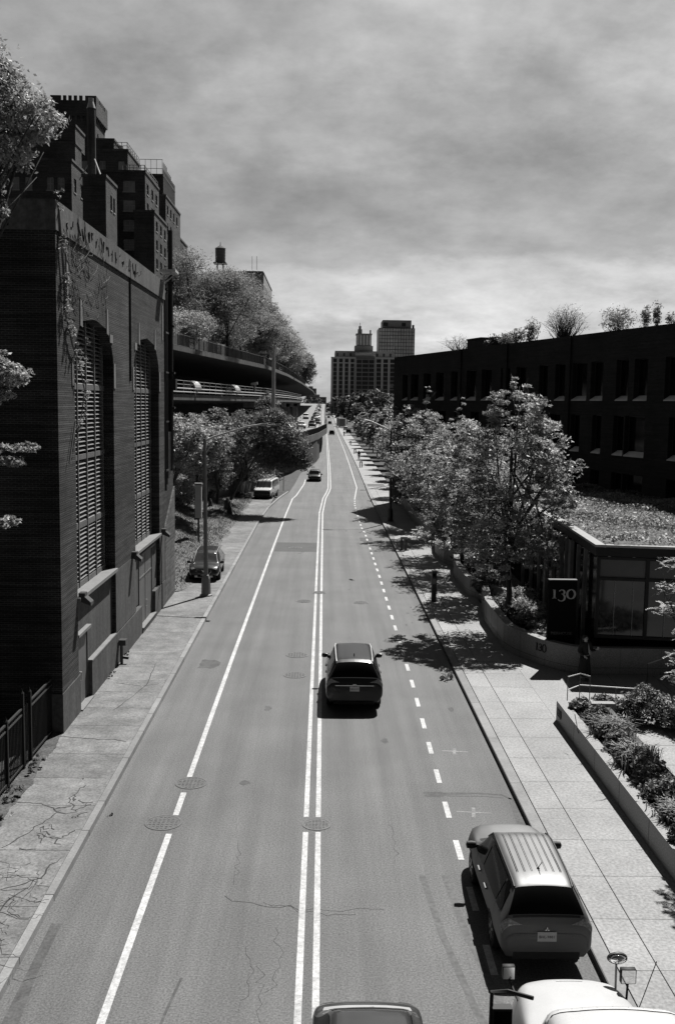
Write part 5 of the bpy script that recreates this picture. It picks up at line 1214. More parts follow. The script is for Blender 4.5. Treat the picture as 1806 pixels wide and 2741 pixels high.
# dark estate car on the cracked pavement, facing the camera
K4 = scaled(SUVK, .945, 1.03, .865)
vo, L = car('estate_car', 'dark estate car parked on the cracked pavement facing the camera behind the lamp post', 'estate car', (-6.95, 59.75, .15), PI+R_(2), K4, m_pdark, (-1.45, 1.46), .35, hx=.82, glass=M('windscreen_reflection', .035, .06, .4, 1.2, 0, spec=1.0))
b = MB(); y = 2.49
b.prism([(-.40, y, .70), (.40, y, .70), (.42, y, .62), (.30, y, .50), (-.30, y, .50), (-.42, y, .62)], (0, .02, 0)); gl = b.build('grille', m_trim, vo)
b = MB(); q = [(-.41, .71), (.41, .71), (.43, .62), (.31, .49), (-.31, .49), (-.43, .62), (-.41, .71)]
b.tube([(x, y+.025, z) for x, z in q], .012, 5); b.bar((-.1, y+.03, .5), (.1, y+.03, .7), .02, .012, (0, 1, 0)); b.build('grille_frame', m_chrome, gl)
b = MB(); b.tube([(.075*math.cos(a), y+.035, .60+.075*math.sin(a)) for a in [2*PI*i/16 for i in range(17)]], .010, 5); b.build('emblem', m_chrome, gl)
MB().box(-.16, .16, y+.0, y+.03, .38, .46).build('number_plate', m_gmetal, vo)
b = MB(); b.box(-.52, .52, y-.05, y-.01, .27, .29); b.box(-.52, -.36, y-.06, y-.005, .29, .38); b.box(.36, .52, y-.06, y-.005, .29, .38); b.build('bumper_trim', m_psil, vo)
b = MB()
for sd in (1, -1): b.tube([L.pt(a, 3.0, sd)+Vector((0, 0, .02)) for a in (3.2, 3.6, 4, 4.5, 5, 5.6, 6.1, 6.5, 6.8)], .02, 6)
b.build('roof_rail', m_psil, vo)
# white van
KV = [(-2.75, .80, .5, .92, .7, .94, 1.0, .85, 1.9, 1.95), (-2.7, .9, .45, .99, .7, 1.0, 1.2, .86, 2.0, 2.07), (-2.6, .92, .42, 1.0, .7, 1.0, 1.25, .86, 2.03, 2.1), (-2.2, .92, .4, 1.0, .75, 1.0, 1.25, .85, 2.04, 2.11), (-1.2, .92, .4, 1.0, .75, 1.0, 1.25, .85, 2.04, 2.12), (.5, .92, .4, 1.0, .75, 1.0, 1.22, .84, 2.02, 2.1), (1.15, .92, .4, 1.0, .75, .98, 1.2, .80, 1.95, 2.0), (1.95, .92, .4, .99, .75, .95, 1.16, .86, 1.2, 1.24), (2.45, .9, .42, .97, .7, .92, 1.08, .8, 1.12, 1.14), (2.7, .86, .45, .95, .65, .88, .9, .7, 1.0, 1.02), (2.76, .8, .48, .9, .6, .85, .8, .6, .85, .87)]
vn, L = car('van', 'white work van with a roof rack parked half on the kerb below the ivy wall', 'van', (-6.25, 110.2, .1), PI-R_(7), KV, m_pwhite, (-1.7, 1.75), .38, hx=.88, glass=M('van_glass', .05, .1, .4, 1, 0, spec=.9))
b = MB(); b.box(-.86, .86, 2.70, 2.80, .62, .96); b.build('grille', m_trim, vn); b = MB(); b.box(-.92, .92, 2.68, 2.86, .36, .58); b.build('bumper', m_trim, vn)
b = MB()
for x in (-.7, .7): b.bar((x, -2.2, 2.3), (x, 1.0, 2.3), .06)
for y in (-2.1, -1.0, .1, .95): b.bar((-.75, y, 2.28), (.75, y, 2.28), .05); b.box(-.72, -.68, y-.03, y+.03, 2.05, 2.28).box(.68, .72, y-.03, y+.03, 2.05, 2.28)
b.bar((-.3, -2.6, 2.38), (-.25, 1.3, 2.36), .07).bar((.1, -2.6, 2.38), (.12, 1.3, 2.36), .07); b.build('roof_rack', m_gmetal, vn)
t = thing('sign_post', 'slim post on the kerb beside the white van', 'post', (-4.7, 118.3, .12)); MB().tube([(0, 0, 0), (0, 0, 3)], .04, 6).build('post', m_dmetal, t); MB().box(-.22, .22, -.02, .02, 2.4, 2.9).build('sign_plate', m_dmetal, t)
# white cab-and-hood truck, bottom right
KT = [(-1.9, .98, .55, 1.05, .9, 1.04, 1.5, .88, 2.47, 2.62), (-1.2, .98, .55, 1.05, .9, 1.04, 1.5, .90, 2.50, 2.64), (-.6, .98, .55, 1.05, .9, 1.04, 1.5, .90, 2.50, 2.64), (-.1, .98, .55, 1.05, .9, 1.03, 1.5, .89, 2.49, 2.63), (.14, .98, .55, 1.05, .9, 1.02, 1.5, .87, 2.44, 2.57), (.32, .98, .55, 1.04, .9, 1.01, 1.48, .83, 2.32, 2.45), (1.05, .98, .55, 1.02, .9, .95, 1.5, .86, 1.62, 1.70), (1.7, .96, .55, 1.0, .88, .88, 1.46, .76, 1.58, 1.66), (2.35, .92, .55, .96, .82, .80, 1.38, .68, 1.50, 1.58), (2.7, .86, .56, .9, .75, .72, 1.16, .58, 1.30, 1.36), (2.8, .78, .6, .82, .72, .66, .95, .48, 1.08, 1.12)]
tr = thing('truck', 'white bonneted box truck behind the silver grey SUV, with round and square mirrors on stalks', 'truck', (3.98, 12.42, 0)); L = Loft(KT, (1.55,), .42); L.body('cab', m_pwhite, tr)
MB().box(-1.15, 1.15, -6.5, -1.95, .9, 3.1).build('cargo_box', m_pwhite, tr); MB().box(-.7, .7, -6.4, 2.4, .35, .85).build('chassis', m_trim, tr)
wheel_parts(tr, [(s*.86, y) for s in (-1, 1) for y in (1.55, -4.6)], .42, .28)
b = MB(); L.centre(b, 5.12, 5.9, 3.1, 3.1); b.build('windscreen', m_glass, tr, True)
for sd in (1, -1):
    b = MB(); L.patch(b, [(1.6, 2.1), (5.35, 2.1), (4.75, 2.84), (1.6, 2.84)], sd, .008, 12); b.build('side_window', m_glass, tr, True)
    b = MB(); L.patch(b, [(8.6, 1.7), (9.1, 1.7), (9.1, 2.6), (8.6, 2.6)], sd, .012); b.build('headlight', m_lamp, tr, True)
b = MB(); L.centre(b, 3.35, 3.62, 2.9, 2.9, off=.012); b.build('roof_seam', M('seam_grey', .42, .6), tr, True)
b = MB()
for k in range(-4, 5): b.tube([L.pt(a, 5-abs(k)*.40, 1 if k >= 0 else -1)+Vector((0, 0, .001)) for a in (3.72, 3.85, 3.98)], .004, 4)
b.build('roof_rib', M('truck_rib', .25, .6), tr)
b = MB(); L.centre(b, 8.0, 8.1, 4.5, 4.5, off=.006); b.build('hood_scoop', M('hood_grey', .4, .5), tr, True)
for sd in (-1, 1):
    b = MB(); b.lathe([(.02, 0), (.42, .06), (.52, .2), (.50, .30), (.30, .36)], (0, 0, 0), 14, 'x'); b.v = [(sd*(.68+v[0]*1.0), 1.55+v[1]*1.05, .42+v[2]*1.12) for v in b.v]; b.build('wing', m_pwhite, tr, True, 50)
def mirror(name, x, y, z, w, h, round_=False, base=None, chrome=False):
    b = MB()
    if round_: b.lathe([(.01, .06), (w*.7, .04), (w, 0), (w*.95, -.03)], (0, 0, 0), 20, 'y'); b.v = [(x+v[0], y+v[1], z+v[2]*h/w) for v in b.v]
    else:
        b.prism([(x-w, y, z-h*.9), (x-w*.9, y, z-h), (x+w*.9, y, z-h), (x+w, y, z-h*.9), (x+w, y, z+h*.9), (x+w*.9, y, z+h), (x-w*.9, y, z+h), (x-w, y, z+h*.9)], (0, .08, 0))
    o = b.build(name, m_trim if not round_ else m_dmetal, tr, round_, 50); g = MB()
    if round_: g.lathe([(.005, -.10), (w*.55, -.08), (w*.9, -.035)], (0, 0, 0), 20, 'y'); g.v = [(x+v[0], y+v[1], z+v[2]*h/w) for v in g.v]
    else: g.quad((x-w*.9, y-.006, z-h*.9), (x+w*.9, y-.006, z-h*.9), (x+w*.88, y-.006, z+h*.9), (x-w*.88, y-.006, z+h*.9))
    g.build('mirror_glass', m_mirror, o, round_); 
    if base: s = MB(); s.tube([base, (x, y+.03, z-h*.8)], .018, 6); s.build('stalk', m_galv if chrome else m_trim, o)
mirror('mirror', -.93, 2.5, 1.62, .10, .11, base=(-.72, 1.75, 1.15)); mirror('mirror', .87, 2.15, 1.78, .12, .12, base=(.76, 1.9, 1.35)); mirror('round_mirror', .77, 2.45, 1.92, .165, .10, True, (.66, 2.1, 1.35), True)
b = MB(); b.tube([(-.93, .75, 2.3), (-1.25, .95, 2.28), (-1.47, 1.0, 2.24), (-1.48, 1.0, 1.55), (-1.0, .9, 1.35)], .03, 6); b.box(-1.46, -1.18, .93, 1.06, 1.58, 2.02); mo = b.build('mirror_arm', m_trim, tr)
MB().quad((-1.44, .925, 1.62), (-1.2, .925, 1.62), (-1.2, .925, 1.98), (-1.44, .925, 1.98)).build('mirror_glass', m_glass, mo)
b = MB(); b.tube([(1.0, 2.2, 1.0), (1.35, 2.3, 1.95)], .008, 4); b.build('aerial', m_trim, tr)

# dark car under the left trees, and far traffic
far1, _ = car('car', 'dark car coming out under the dark overhanging tree', 'car', (-1.15, 136.6, 0), PI, scaled(SUVK, .92, .98, .84), m_pdark, (-1.3, 1.36), .34, hx=.8, detail=True)
def far(src, loc, rz, label, group, paint=None):
    c = copy_tree(src, None, loc, rz, label, group)
    if paint:
        for ch in c.children:
            if ch.name.split('.')[0] == 'body': ch.data = ch.data.copy(); ch.data.materials[0] = paint
    return c
lo, _ = car('car', 'black car in the street lane beside the ramp railing', 'car', (2.75, 336.8, 0), 0, scaled(SUVK, .95, .98, .9), m_pblack, (-1.3, 1.36), .34, hx=.8, detail=False, group='far cars on the street')
lw, _ = car('car', 'white car at the front of the ramp queue facing the camera', 'car', (-5.0, 222, 4.95), PI+.12, scaled(SUVK, .95, .98, .86), m_pwhite, (-1.3, 1.36), .34, hx=.8, detail=False, group='cars queued on the ramp')
far(lo, (3.05, 506, 0), 0, 'second dark car up the street beyond the black one', 'far cars on the street'); far(lo, (3.4, 712, 0), 0, 'tiny dark car, third and smallest up the street', 'far cars on the street')
far(lo, (8.7, 351, .14), 0, 'dark SUV parked at the kerb below the box truck', 'cars parked along the far kerb'); far(lw, (8.6, 392, .1), 0, 'pale car parked at the kerb before the box truck', 'cars parked along the far kerb')
far(lo, (-2.7, 234, 4.95), PI, 'black SUV on the ramp beside the leading white car', 'cars queued on the ramp', m_pblack)
far(lw, (-1.6, 262, 4.95), PI, 'dark grey car on the ramp behind the black SUV', 'cars queued on the ramp', m_pdark)
far(lw, (-7.8, 206, 4.95), PI+.4, 'pale car on the ramp half hidden by the tree crown', 'cars queued on the ramp', m_psil)
g = np.random.default_rng(12); pr_ = [m_pwhite, m_pdark, m_psil, m_pblack, m_pgrey]; nm = ['white', 'dark', 'silver', 'black', 'grey']
k = 0
for i, y in enumerate((292, 318, 345, 372, 400, 430, 462, 500, 540, 585, 640, 700)):
    c = k % 5; z = np.interp(y, [330, 420, 560, 900], [4.95, 6.05, 8.05, 10.05])
    ordn = ('third', 'fourth', 'fifth', 'sixth', 'seventh', 'eighth', 'ninth', 'tenth', 'eleventh', 'twelfth', 'thirteenth', 'farthest')[i]
    far(lw, (-2.2-1.0*(i % 2)-.0*i, y, z), PI, '%s small car, %s, in the line of cars climbing the ramp' % (nm[c], ordn), 'cars queued on the ramp', pr_[c]); k += 1
wv, _ = car('van', 'white van under the lower highway deck seen over the bank trees', 'van', (-24, 352, 4.95), .9, KV, m_pwhite, (-1.7, 1.75), .38, hx=.88, detail=False, group='vans under the viaduct')
far(wv, (-6.2, 345, 4.95), PI, 'white van on the ramp beneath the viaduct end', 'vans under the viaduct'); far(wv, (-31, 352, 4.95), 1.2, 'second white van under the deck, hidden deeper than the first', 'vans under the viaduct')
bt = thing('box_truck', 'pale box truck parked at the far kerb', 'truck', (7.9, 438, 0))
MB().box(-1.5, 1.5, -4, 3.4, .9, 4.1).build('cargo_box', m_psil, bt); b = MB(); b.box(-1.1, 1.1, -4.02, -4.0, 1.2, 3.7); b.box(-1.5, 1.5, -4.05, -3.9, .5, .9); b.build('rear_door', m_gmetal, bt)
MB().prism([(-1.1, 3.4, .7), (-1.1, 5.6, .7), (-1.1, 5.6, 1.7), (-1.1, 4.7, 2.9), (-1.1, 3.4, 2.9)], (2.2, 0, 0)).build('cab', m_pdark, bt)
for x in (-1, 1):
    for y in (-2.6, 4.4): MB().lathe([(.02, -.15), (.5, -.15), (.5, .15), (.02, .15)], (x, y, .5), 14, 'x').build('wheel', m_rubber, bt)
copy_tree(bt, None, (7.4, 462, 0), 0, 'second pale box truck just beyond the nearer one')

# ------------------------------------------------------------------ people
def person(label, loc, rz, joints, mat, sc=1.0):
    root = thing('person', label, 'person', loc, rz); root.scale = (sc,)*3
    return root
def skin_body(name, verts, edges, rad, mat, parent, sub=2, rootv=0):
    me = bpy.data.meshes.new(name); me.from_pydata(verts, edges, []); o = bpy.data.objects.new(name, me); C.objects.link(o)
    o.modifiers.new('skin', 'SKIN'); sv = me.skin_vertices[0].data
    for i, r in enumerate(rad): sv[i].radius = r if hasattr(r, '__len__') else (r, r); sv[i].use_root = (i == rootv)
    md = o.modifiers.new('subsurf', 'SUBSURF'); md.levels = sub; md.render_levels = sub
    dg = bpy.context.evaluated_depsgraph_get(); dg.update(); m2 = bpy.data.meshes.new_from_object(o.evaluated_get(dg)); bpy.data.objects.remove(o)
    m2.materials.clear(); m2.materials.append(mat); m2.polygons.foreach_set('use_smooth', [True]*len(m2.polygons)); ob = bpy.data.objects.new(name, m2); C.objects.link(ob); ob.parent = parent; return ob
def figure(root, A, skin=m_skin, top=m_coat, legs=m_trouser, female=False):
    """A: joint dict in metres; the body is one continuous skinned figure, clothing are children"""
    J = ['pel', 'bel', 'che', 'nek', 'hed', 'top', 'shl', 'ell', 'wrl', 'shr', 'elr', 'wrr', 'hpl', 'knl', 'anl', 'tol', 'hpr', 'knr', 'anr', 'tor']
    V = [A[j] for j in J]; ix = {j: i for i, j in enumerate(J)}
    E = [('pel', 'bel'), ('bel', 'che'), ('che', 'nek'), ('nek', 'hed'), ('hed', 'top'), ('che', 'shl'), ('shl', 'ell'), ('ell', 'wrl'), ('che', 'shr'), ('shr', 'elr'), ('elr', 'wrr'), ('pel', 'hpl'), ('hpl', 'knl'), ('knl', 'anl'), ('anl', 'tol'), ('pel', 'hpr'), ('hpr', 'knr'), ('knr', 'anr'), ('anr', 'tor')]
    rad = {'pel': (.14, .11), 'bel': (.13, .10), 'che': (.15, .11), 'nek': .055, 'hed': (.078, .092), 'top': (.06, .075), 'shl': .06, 'ell': .045, 'wrl': .028, 'shr': .06, 'elr': .045, 'wrr': .028, 'hpl': .085, 'knl': .058, 'anl': .038, 'tol': .03, 'hpr': .085, 'knr': .058, 'anr': .038, 'tor': .03}
    E2 = [(ix[a], ix[b]) for a, b in E]; R2 = [rad[j] for j in J]
    for w, e in (('wrl', 'ell'), ('wrr', 'elr')):       # palm, four fingers and a thumb grown from the wrist
        d = (Vector(A[w])-Vector(A[e])).normalized(); sd = d.cross(Vector((0, 1, 0))).normalized() if abs(d.y) < .9 else d.cross(Vector((0, 0, 1))).normalized(); cu = d.cross(sd)
        V.append(tuple(Vector(A[w])+d*.06)); p = len(V)-1; E2.append((ix[w], p)); R2.append((.034, .018))
        for k, L in enumerate((.07, .08, .075, .06)):
            q = Vector(A[w])+d*.09+sd*(.027-.018*k); V.append(tuple(q)); E2.append((p, len(V)-1)); R2.append(.009)
            V.append(tuple(q+d*L*.5+cu*.012)); E2.append((len(V)-2, len(V)-1)); R2.append(.008); V.append(tuple(q+d*L*.75+cu*.04)); E2.append((len(V)-2, len(V)-1)); R2.append(.007)
        q = Vector(A[w])+d*.03+sd*.045; V.append(tuple(q)); E2.append((p, len(V)-1)); R2.append(.011); V.append(tuple(q+d*.045+cu*.015)); E2.append((len(V)-2, len(V)-1)); R2.append(.009)
    skin_body('body', V, E2, R2, skin, root)
    h = Vector(A['hed']); b = MB(); b.lathe([(.012, 0), (.016, .01), (.006, .04)], (h.x, h.y+.095, h.z-.03), 8)
    b.build('nose', skin, root); b = MB()
    for s in (-1, 1): b.obox(h+Vector((s*.032, .085, .01)), ((1, 0, 0), (0, 1, 0), (0, 0, 1)), (.014, .012, .006))
    b.obox(h+Vector((0, .086, -.062)), ((1, 0, 0), (0, 1, 0), (0, 0, 1)), (.024, .01, .005)); b.build('face_feature', m_hair, root)
    b = MB()
    for s in (-1, 1): b.obox(h+Vector((s*.082, 0, -.01)), ((1, 0, 0), (0, 1, 0), (0, 0, 1)), (.01, .02, .03))
    b.build('ear', skin, root)
    def cloth(name, js, es, rr, m): 
        q = {j: i for i, j in enumerate(js)}; skin_body(name, [A[j] for j in js], [(q[a], q[b]) for a, b in es], rr, m, root)
    cloth('jacket', ['che', 'bel', 'pel', 'shl', 'ell', 'wrl', 'shr', 'elr', 'wrr', 'nek'], [('che', 'bel'), ('bel', 'pel'), ('che', 'shl'), ('shl', 'ell'), ('ell', 'wrl'), ('che', 'shr'), ('shr', 'elr'), ('elr', 'wrr'), ('che', 'nek')], [(.185, .145), (.165, .135), (.18, .145), .085, .066, .046, .085, .066, .046, .062], top)
    for s in 'lr':
        if not female: skin_body('trouser_leg', [A['pel'], A['hp'+s], A['kn'+s], A['an'+s]], [(0, 1), (1, 2), (2, 3)], [.12, .11, .08, .062], legs, root)
        skin_body('shoe', [tuple(Vector(A['an'+s])+Vector((0, -.05, -.03))), tuple(Vector(A['an'+s])+Vector((0, .05, -.04))), tuple(Vector(A['to'+s])+Vector((0, .02, 0)))], [(0, 1), (1, 2)], [.045, .05, .035], m_shoe if female else m_trim, root)
    return ix
A = dict(pel=(0, 0, .95), bel=(0, .01, 1.12), che=(0, .0, 1.33), nek=(0, .0, 1.50), hed=(.01, .02, 1.63), top=(.01, .01, 1.72), shl=(-.19, 0, 1.42), ell=(-.27, .06, 1.15), wrl=(-.30, .28, 1.24), shr=(.19, 0, 1.42), elr=(.27, -.03, 1.14), wrr=(.16, .18, 1.0), hpl=(-.09, 0, .90), knl=(-.10, .03, .5), anl=(-.10, 0, .08), tol=(-.11, .14, .035), hpr=(.09, 0, .9), knr=(.11, .02, .5), anr=(.12, -.02, .08), tor=(.14, .12, .035))
pe = thing('person', 'person in long dark skirt and jacket standing by the plaza handrail, hand raised', 'person', (10.12, 37.25, .15), PI+.35)
figure(pe, A, female=True); pe.scale = (1.0, 1.0, 1.0)
b = MB(); b.lathe([(.19, .96), (.21, .8), (.23, .5), (.26, .2), (.255, .19)], (0, .0, 0), 20); b.v = [(x+.012*math.sin(9*math.atan2(y, x))*(1-z)*1.5, y*.82, z) for x, y, z in b.v]; b.build('skirt', m_coat, pe, True)
b = MB(); b.prism([(-.02, .152, 1.46), (-.10, .165, 1.1), (-.16, .15, .98), (-.03, .172, 1.1)], (0, .012, 0)); b.build('shirt_front', m_shirt, pe)
b = MB(); b.lathe([(.05, -.02), (.1, .04), (.108, .10), (.085, .165), (.02, .185)], (.01, -.012, 1.58), 16); b.v = [(x, y-.02 if y > 0.04 else y*1.05, z) for x, y, z in b.v]
b.tube([(.01, -.085, 1.68), (.01, -.11, 1.55), (0, -.13, 1.40)], [.075, .075, .04], 10); b.build('hair', m_hair, pe, True)
b = MB(); b.lathe([(.032, 0), (.04, .11), (.042, .115)], (-.315, .37, 1.24), 12); cup = b.build('paper_cup', m_shirt); cup.parent = None
cup.matrix_world = pe.matrix_basis.copy() if False else Matrix.Translation((10.12, 37.25, .15)) @ Matrix.Rotation(PI+.35, 4, 'Z'); tag(cup, 'small pale paper cup held in the raised hand by the plaza handrail', 'cup')
A2 = dict(A); A2.update(ell=(-.25, .1, 1.14), wrl=(-.22, .28, .98), elr=(.25, -.12, 1.14), wrr=(.24, -.18, .9), hpl=(-.09, 0, .9), knl=(-.09, .16, .52), anl=(-.09, .22, .1), tol=(-.09, .36, .07), knr=(.09, -.04, .5), anr=(.09, -.26, .13), tor=(.09, -.16, .04))
p2 = thing('person', 'dark-clothed person walking on the sunlit pavement between two twin-post racks', 'person', (6.6, 185, .15), PI); figure(p2, A2)
b = MB(); b.lathe([(.05, -.02), (.1, .04), (.108, .10), (.085, .165), (.02, .185)], (.01, -.012, 1.58), 14); b.build('hair', m_hair, p2, True)
p3 = thing('person', 'dark-clothed person far off on the sunlit pavement near the box truck', 'person', (6.5, 317, .15), .2); figure(p3, A2)
b = MB(); b.lathe([(.05, -.02), (.1, .04), (.108, .10), (.085, .165), (.02, .185)], (.01, -.012, 1.58), 14); b.build('hair', m_hair, p3, True)
# ------------------------------------------------------------------ trees
G = lambda s: np.random.default_rng(s)
# large tree before the pavilion
bl = [(0, 0, 6.4, 2.7, 2.8, 2.6, 8), (0.2, 0, 9.6, 1.3, 1.4, 1.5, 3), (.25, 0, 11.0, .5, .5, .7, .9), (-.9, 0, 10.0, .42, .5, .55, .7), (1.5, .2, 8.4, 1.1, 1.3, 1.1, 2.4), (2.0, 0, 7.0, .9, 1.1, .9, 1.8), (2.9, -.2, 7.4, .45, .6, .35, .6), (2.5, 0, 5.8, .7, .8, .6, 1), (-1.8, .3, 8.3, 1.2, 1.2, 1.0, 2), (-2.5, 0, 6.8, 1.3, 1.4, 1.1, 2.5), (-2.7, -.6, 5.2, 1.3, 1.4, 1.0, 2.2), (-.9, -1.8, 5.6, 1.4, 1.2, 1.1, 2.2), (.9, -1.5, 7.9, 1.1, 1.1, 1.0, 2), (-1.7, -1.0, 4.1, 1.3, 1.3, .9, 1.8), (1.5, -1.3, 6.2, 1.1, 1.0, .8, 1.5), (-3.2, .5, 4.0, 1.0, 1.2, .8, 1.3), (.9, -.6, 3.9, 1.6, 1.5, .8, 1.4), (-.4, -1.2, 3.0, 1.7, 1.4, .8, 1.5), (1.9, -.6, 3.1, 1.0, 1.0, .6, .6)]
tree('big_tree', 'largest leafy tree, rising in front of the dark hotel and pavilion', (8.75, 46.2, .5), bl, 34000, .085, m_leaf, .15, 8.6, seed=4, group='trees along the pale-slabbed pavement', clump=56, csize=.13, upbias=1.3, shell=.62)
row = [(9.0, 53.5, 3.3, 8.6), (8.7, 61, 3.4, 9.2), (8.9, 69, 3.3, 9.3), (8.7, 77.5, 3.4, 9.8), (8.5, 86, 3.3, 10.0), (8.3, 95, 3.2, 10.2), (8.4, 104, 3.0, 10.4), (9.4, 113.5, 2.6, 9.6)]
od = ('first behind the largest tree', 'second behind the largest tree', 'third behind the largest tree', 'just before the dark lamp post', 'at the dark lamp post', 'just past the dark lamp post', 'last before the sunlit gap in the pavement', 'beside the corner of the dark hotel')
for i, (x, y, r, h) in enumerate(row):
    g = G(40+i); b = blobset(g, r, h-1.4, 1.0, 12)
    if i == 2: b.append((.6, 0, h+.6, .25, .3, 1.0, .5))
    if i == 4: b.append((.3, 0, h+.9, .5, .5, .9, .7))
    tree('street_tree', 'leafy street tree on the pale-slabbed pavement, '+od[i], (x, y, .6), b, 15000 if i < 4 else 11000, .092 if i < 4 else .115, m_leaf, .12, h-2, seed=60+i, group='trees along the pale-slabbed pavement', clump=44, csize=.14, upbias=1.2)
g = G(77); row2 = [(9.2, y, 2.7+.3*g.random(), 8.0+2*g.random()) for y in (126, 137, 149, 161, 174, 188, 203, 219, 236, 254, 273, 293)]
wd = ('first', 'second', 'third', 'fourth', 'fifth', 'sixth', 'seventh', 'eighth', 'ninth', 'tenth', 'eleventh', 'twelfth')
for i, (x, y, r, h) in enumerate(row2):
    tree('street_tree', 'street tree, %s in the row beyond the sunlit pavement gap' % wd[i], (x+1.7, y, .1), blobset(G(100+i), r, h-1.0, .8, 8), 7000, .14+.0006*y, m_leaf, .1, h-2, seed=120+i, group='trees along the pale-slabbed pavement', clump=36, csize=.16, twigs=1, upbias=1.2)
for i, (x, y, r, h) in enumerate([(16, 150, 5, 12), (22, 180, 6, 13), (15, 200, 5, 13), (19, 235, 6, 14), (28, 260, 7, 14), (16, 285, 6, 15), (24, 320, 7, 15), (12, 335, 4, 11), (14, 370, 5, 14), (36, 350, 8, 16), (13, 430, 5, 14), (22, 450, 7, 17), (40, 470, 8, 17), (12, 520, 5, 15), (20, 580, 7, 18), (33, 600, 8, 18), (50, 640, 9, 18)]):
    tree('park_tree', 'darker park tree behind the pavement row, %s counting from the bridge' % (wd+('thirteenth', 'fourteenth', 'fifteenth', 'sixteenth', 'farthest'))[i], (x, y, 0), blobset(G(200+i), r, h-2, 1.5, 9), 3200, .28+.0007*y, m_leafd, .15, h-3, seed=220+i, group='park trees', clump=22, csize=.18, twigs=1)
for k, (x, y, h) in enumerate(((9.6, 130, 13.2), (11.6, 150, 13), (17, 172, 14.5), (14, 300, 15), (22, 300, 15.2))):
    t = thing('floodlight_mast', 'slim dark light mast, %s from the left, standing among the trees before the warehouse' % ('fourth', 'fifth', 'third', 'first', 'second')[k] if 0 else 'slim dark light mast among the far right trees, %s counting from the bridge' % ('first', 'second', 'third', 'fourth', 'last')[k], 'light mast', (x, y, 0), 0, 'light masts in the park')
    MB().tube([(0, 0, 0), (0, 0, h)], [.2, .14], 8).build('shaft', m_dmetal, t); MB().box(-1.1, 1.1, -.1, .1, h-.2, h).box(-1.1, -.7, -.2, .2, h-.5, h-.1).box(.6, 1.0, -.2, .2, h-.5, h-.1).build('lamp_head', m_gmetal, t)

# left street trees
def lt(lb, loc, R, H, z0, n, m, seed, h, r=.13):
    tree('street_tree', lb, loc, blobset(G(seed), R, H, z0, 11), n, .095, m, r, h, seed=seed+1, group='trees on the grassy bank', clump=34, upbias=1.1)
lt('pale leafy tree on the bank beside the brick annex, with two dark trunks', (-10.9, 72, 1.0), 2.8, 4.6, 4.2, 16000, m_leaf, 301, 7, .17)
lt('tree on the bank behind the grey pole-mounted cabinet', (-10.2, 80, 1.2), 3.0, 5.0, 3.4, 16000, m_leaf, 303, 6.5)
lt('tree on the bank behind the arm of the grey street lamp', (-9.6, 90, 1.5), 3.2, 5.4, 2.9, 15000, m_leafd, 305, 7)
lt('tree between the ramp railing and the concrete pole', (-8.6, 112, 2.0), 3.6, 6.4, 1.4, 15000, m_leafd, 309, 7.5)
lt('tree rising beside the concrete pole under the viaduct', (-6.9, 124, 4.0), 2.4, 6.0, 1.8, 10000, m_leafd, 311, 7.3, .1)
lt('tree on the bank behind the dark overhanging tree', (-8.4, 101, 1.6), 2.8, 5.2, 2.6, 12000, m_leafd, 313, 7)
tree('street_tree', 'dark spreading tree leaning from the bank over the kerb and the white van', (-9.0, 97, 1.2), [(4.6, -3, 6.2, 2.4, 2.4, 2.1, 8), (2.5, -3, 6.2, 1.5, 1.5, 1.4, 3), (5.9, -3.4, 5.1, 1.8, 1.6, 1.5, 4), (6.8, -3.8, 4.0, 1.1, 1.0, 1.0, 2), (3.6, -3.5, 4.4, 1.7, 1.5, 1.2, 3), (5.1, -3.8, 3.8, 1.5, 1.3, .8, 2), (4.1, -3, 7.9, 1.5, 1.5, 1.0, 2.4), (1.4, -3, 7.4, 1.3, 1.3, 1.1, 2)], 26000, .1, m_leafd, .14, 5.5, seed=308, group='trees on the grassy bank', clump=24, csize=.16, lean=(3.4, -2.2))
for i, (x, y, z) in enumerate(((-12.8, 88, 2.6), (-13.4, 78, 2.2), (-11.8, 102, 2.8))):
    tree('bush', 'dense bush on the upper bank against the ivy wall, %s' % ('middle one', 'by the annex', 'by the van')[i], (x, y, z-1.0), [(0, 0, 1.8, 2.0, 2.6, 1.5), (0, -2, 2.8, 1.6, 2, 1.2), (.4, 2, 2.6, 1.6, 2, 1.2)], 9000, .10, m_leafd if i else m_leaf, .06, 2.4, seed=320+i, group='bushes on the bank', cat='bush')

# hillside trees above the viaduct
def htree(lb, x, y, z, R, H, n, s, m, seed, z0=.16, r=.24, nb=18):
    tree('hillside_tree', lb, (x, y, z), blobset(G(seed), R*1.12, H*(1-z0), H*z0, nb), int(n*2.2), s*.66, m, r, H*.75, seed=seed+1, group='trees on the hillside', clump=20, csize=.2, upbias=.6, shell=.3)
htree('big spring tree leaning over the promenade behind the garden wall', -13.6, 142, 16.5, 5.2, 12.5, 15000, .17, m_leafp, 401)
htree('tall spring tree in the hillside group, standing against the apartments', -18.6, 138, 16.5, 5.0, 14.5, 15000, .17, m_leafp, 403)
htree('low pale-leaved tree above the garden wall', -17.0, 119, 16.8, 3.2, 5.0, 9000, .15, m_leaf, 405, .2, .14, 9)
htree('tree before the tall flat-topped block', -14.3, 172, 16.5, 5.0, 16, 12000, .2, m_leafp, 407)
htree('tree hiding the lower corner of the tall flat-topped block', -10.4, 186, 16.5, 3.6, 12.5, 9000, .2, m_leafp, 409)
htree('dark hillside tree just past the tall block', -11.2, 222, 16.5, 4.6, 14, 9000, .24, m_leaf, 411)
htree('hillside tree, fourth from the low end of the row', -9.4, 262, 16.5, 4.4, 13, 7000, .28, m_leaf, 413, .1)
htree('hillside tree, third from the low end of the row', -9.6, 300, 16.5, 5, 13.5, 6000, .32, m_leaf, 415, .1)
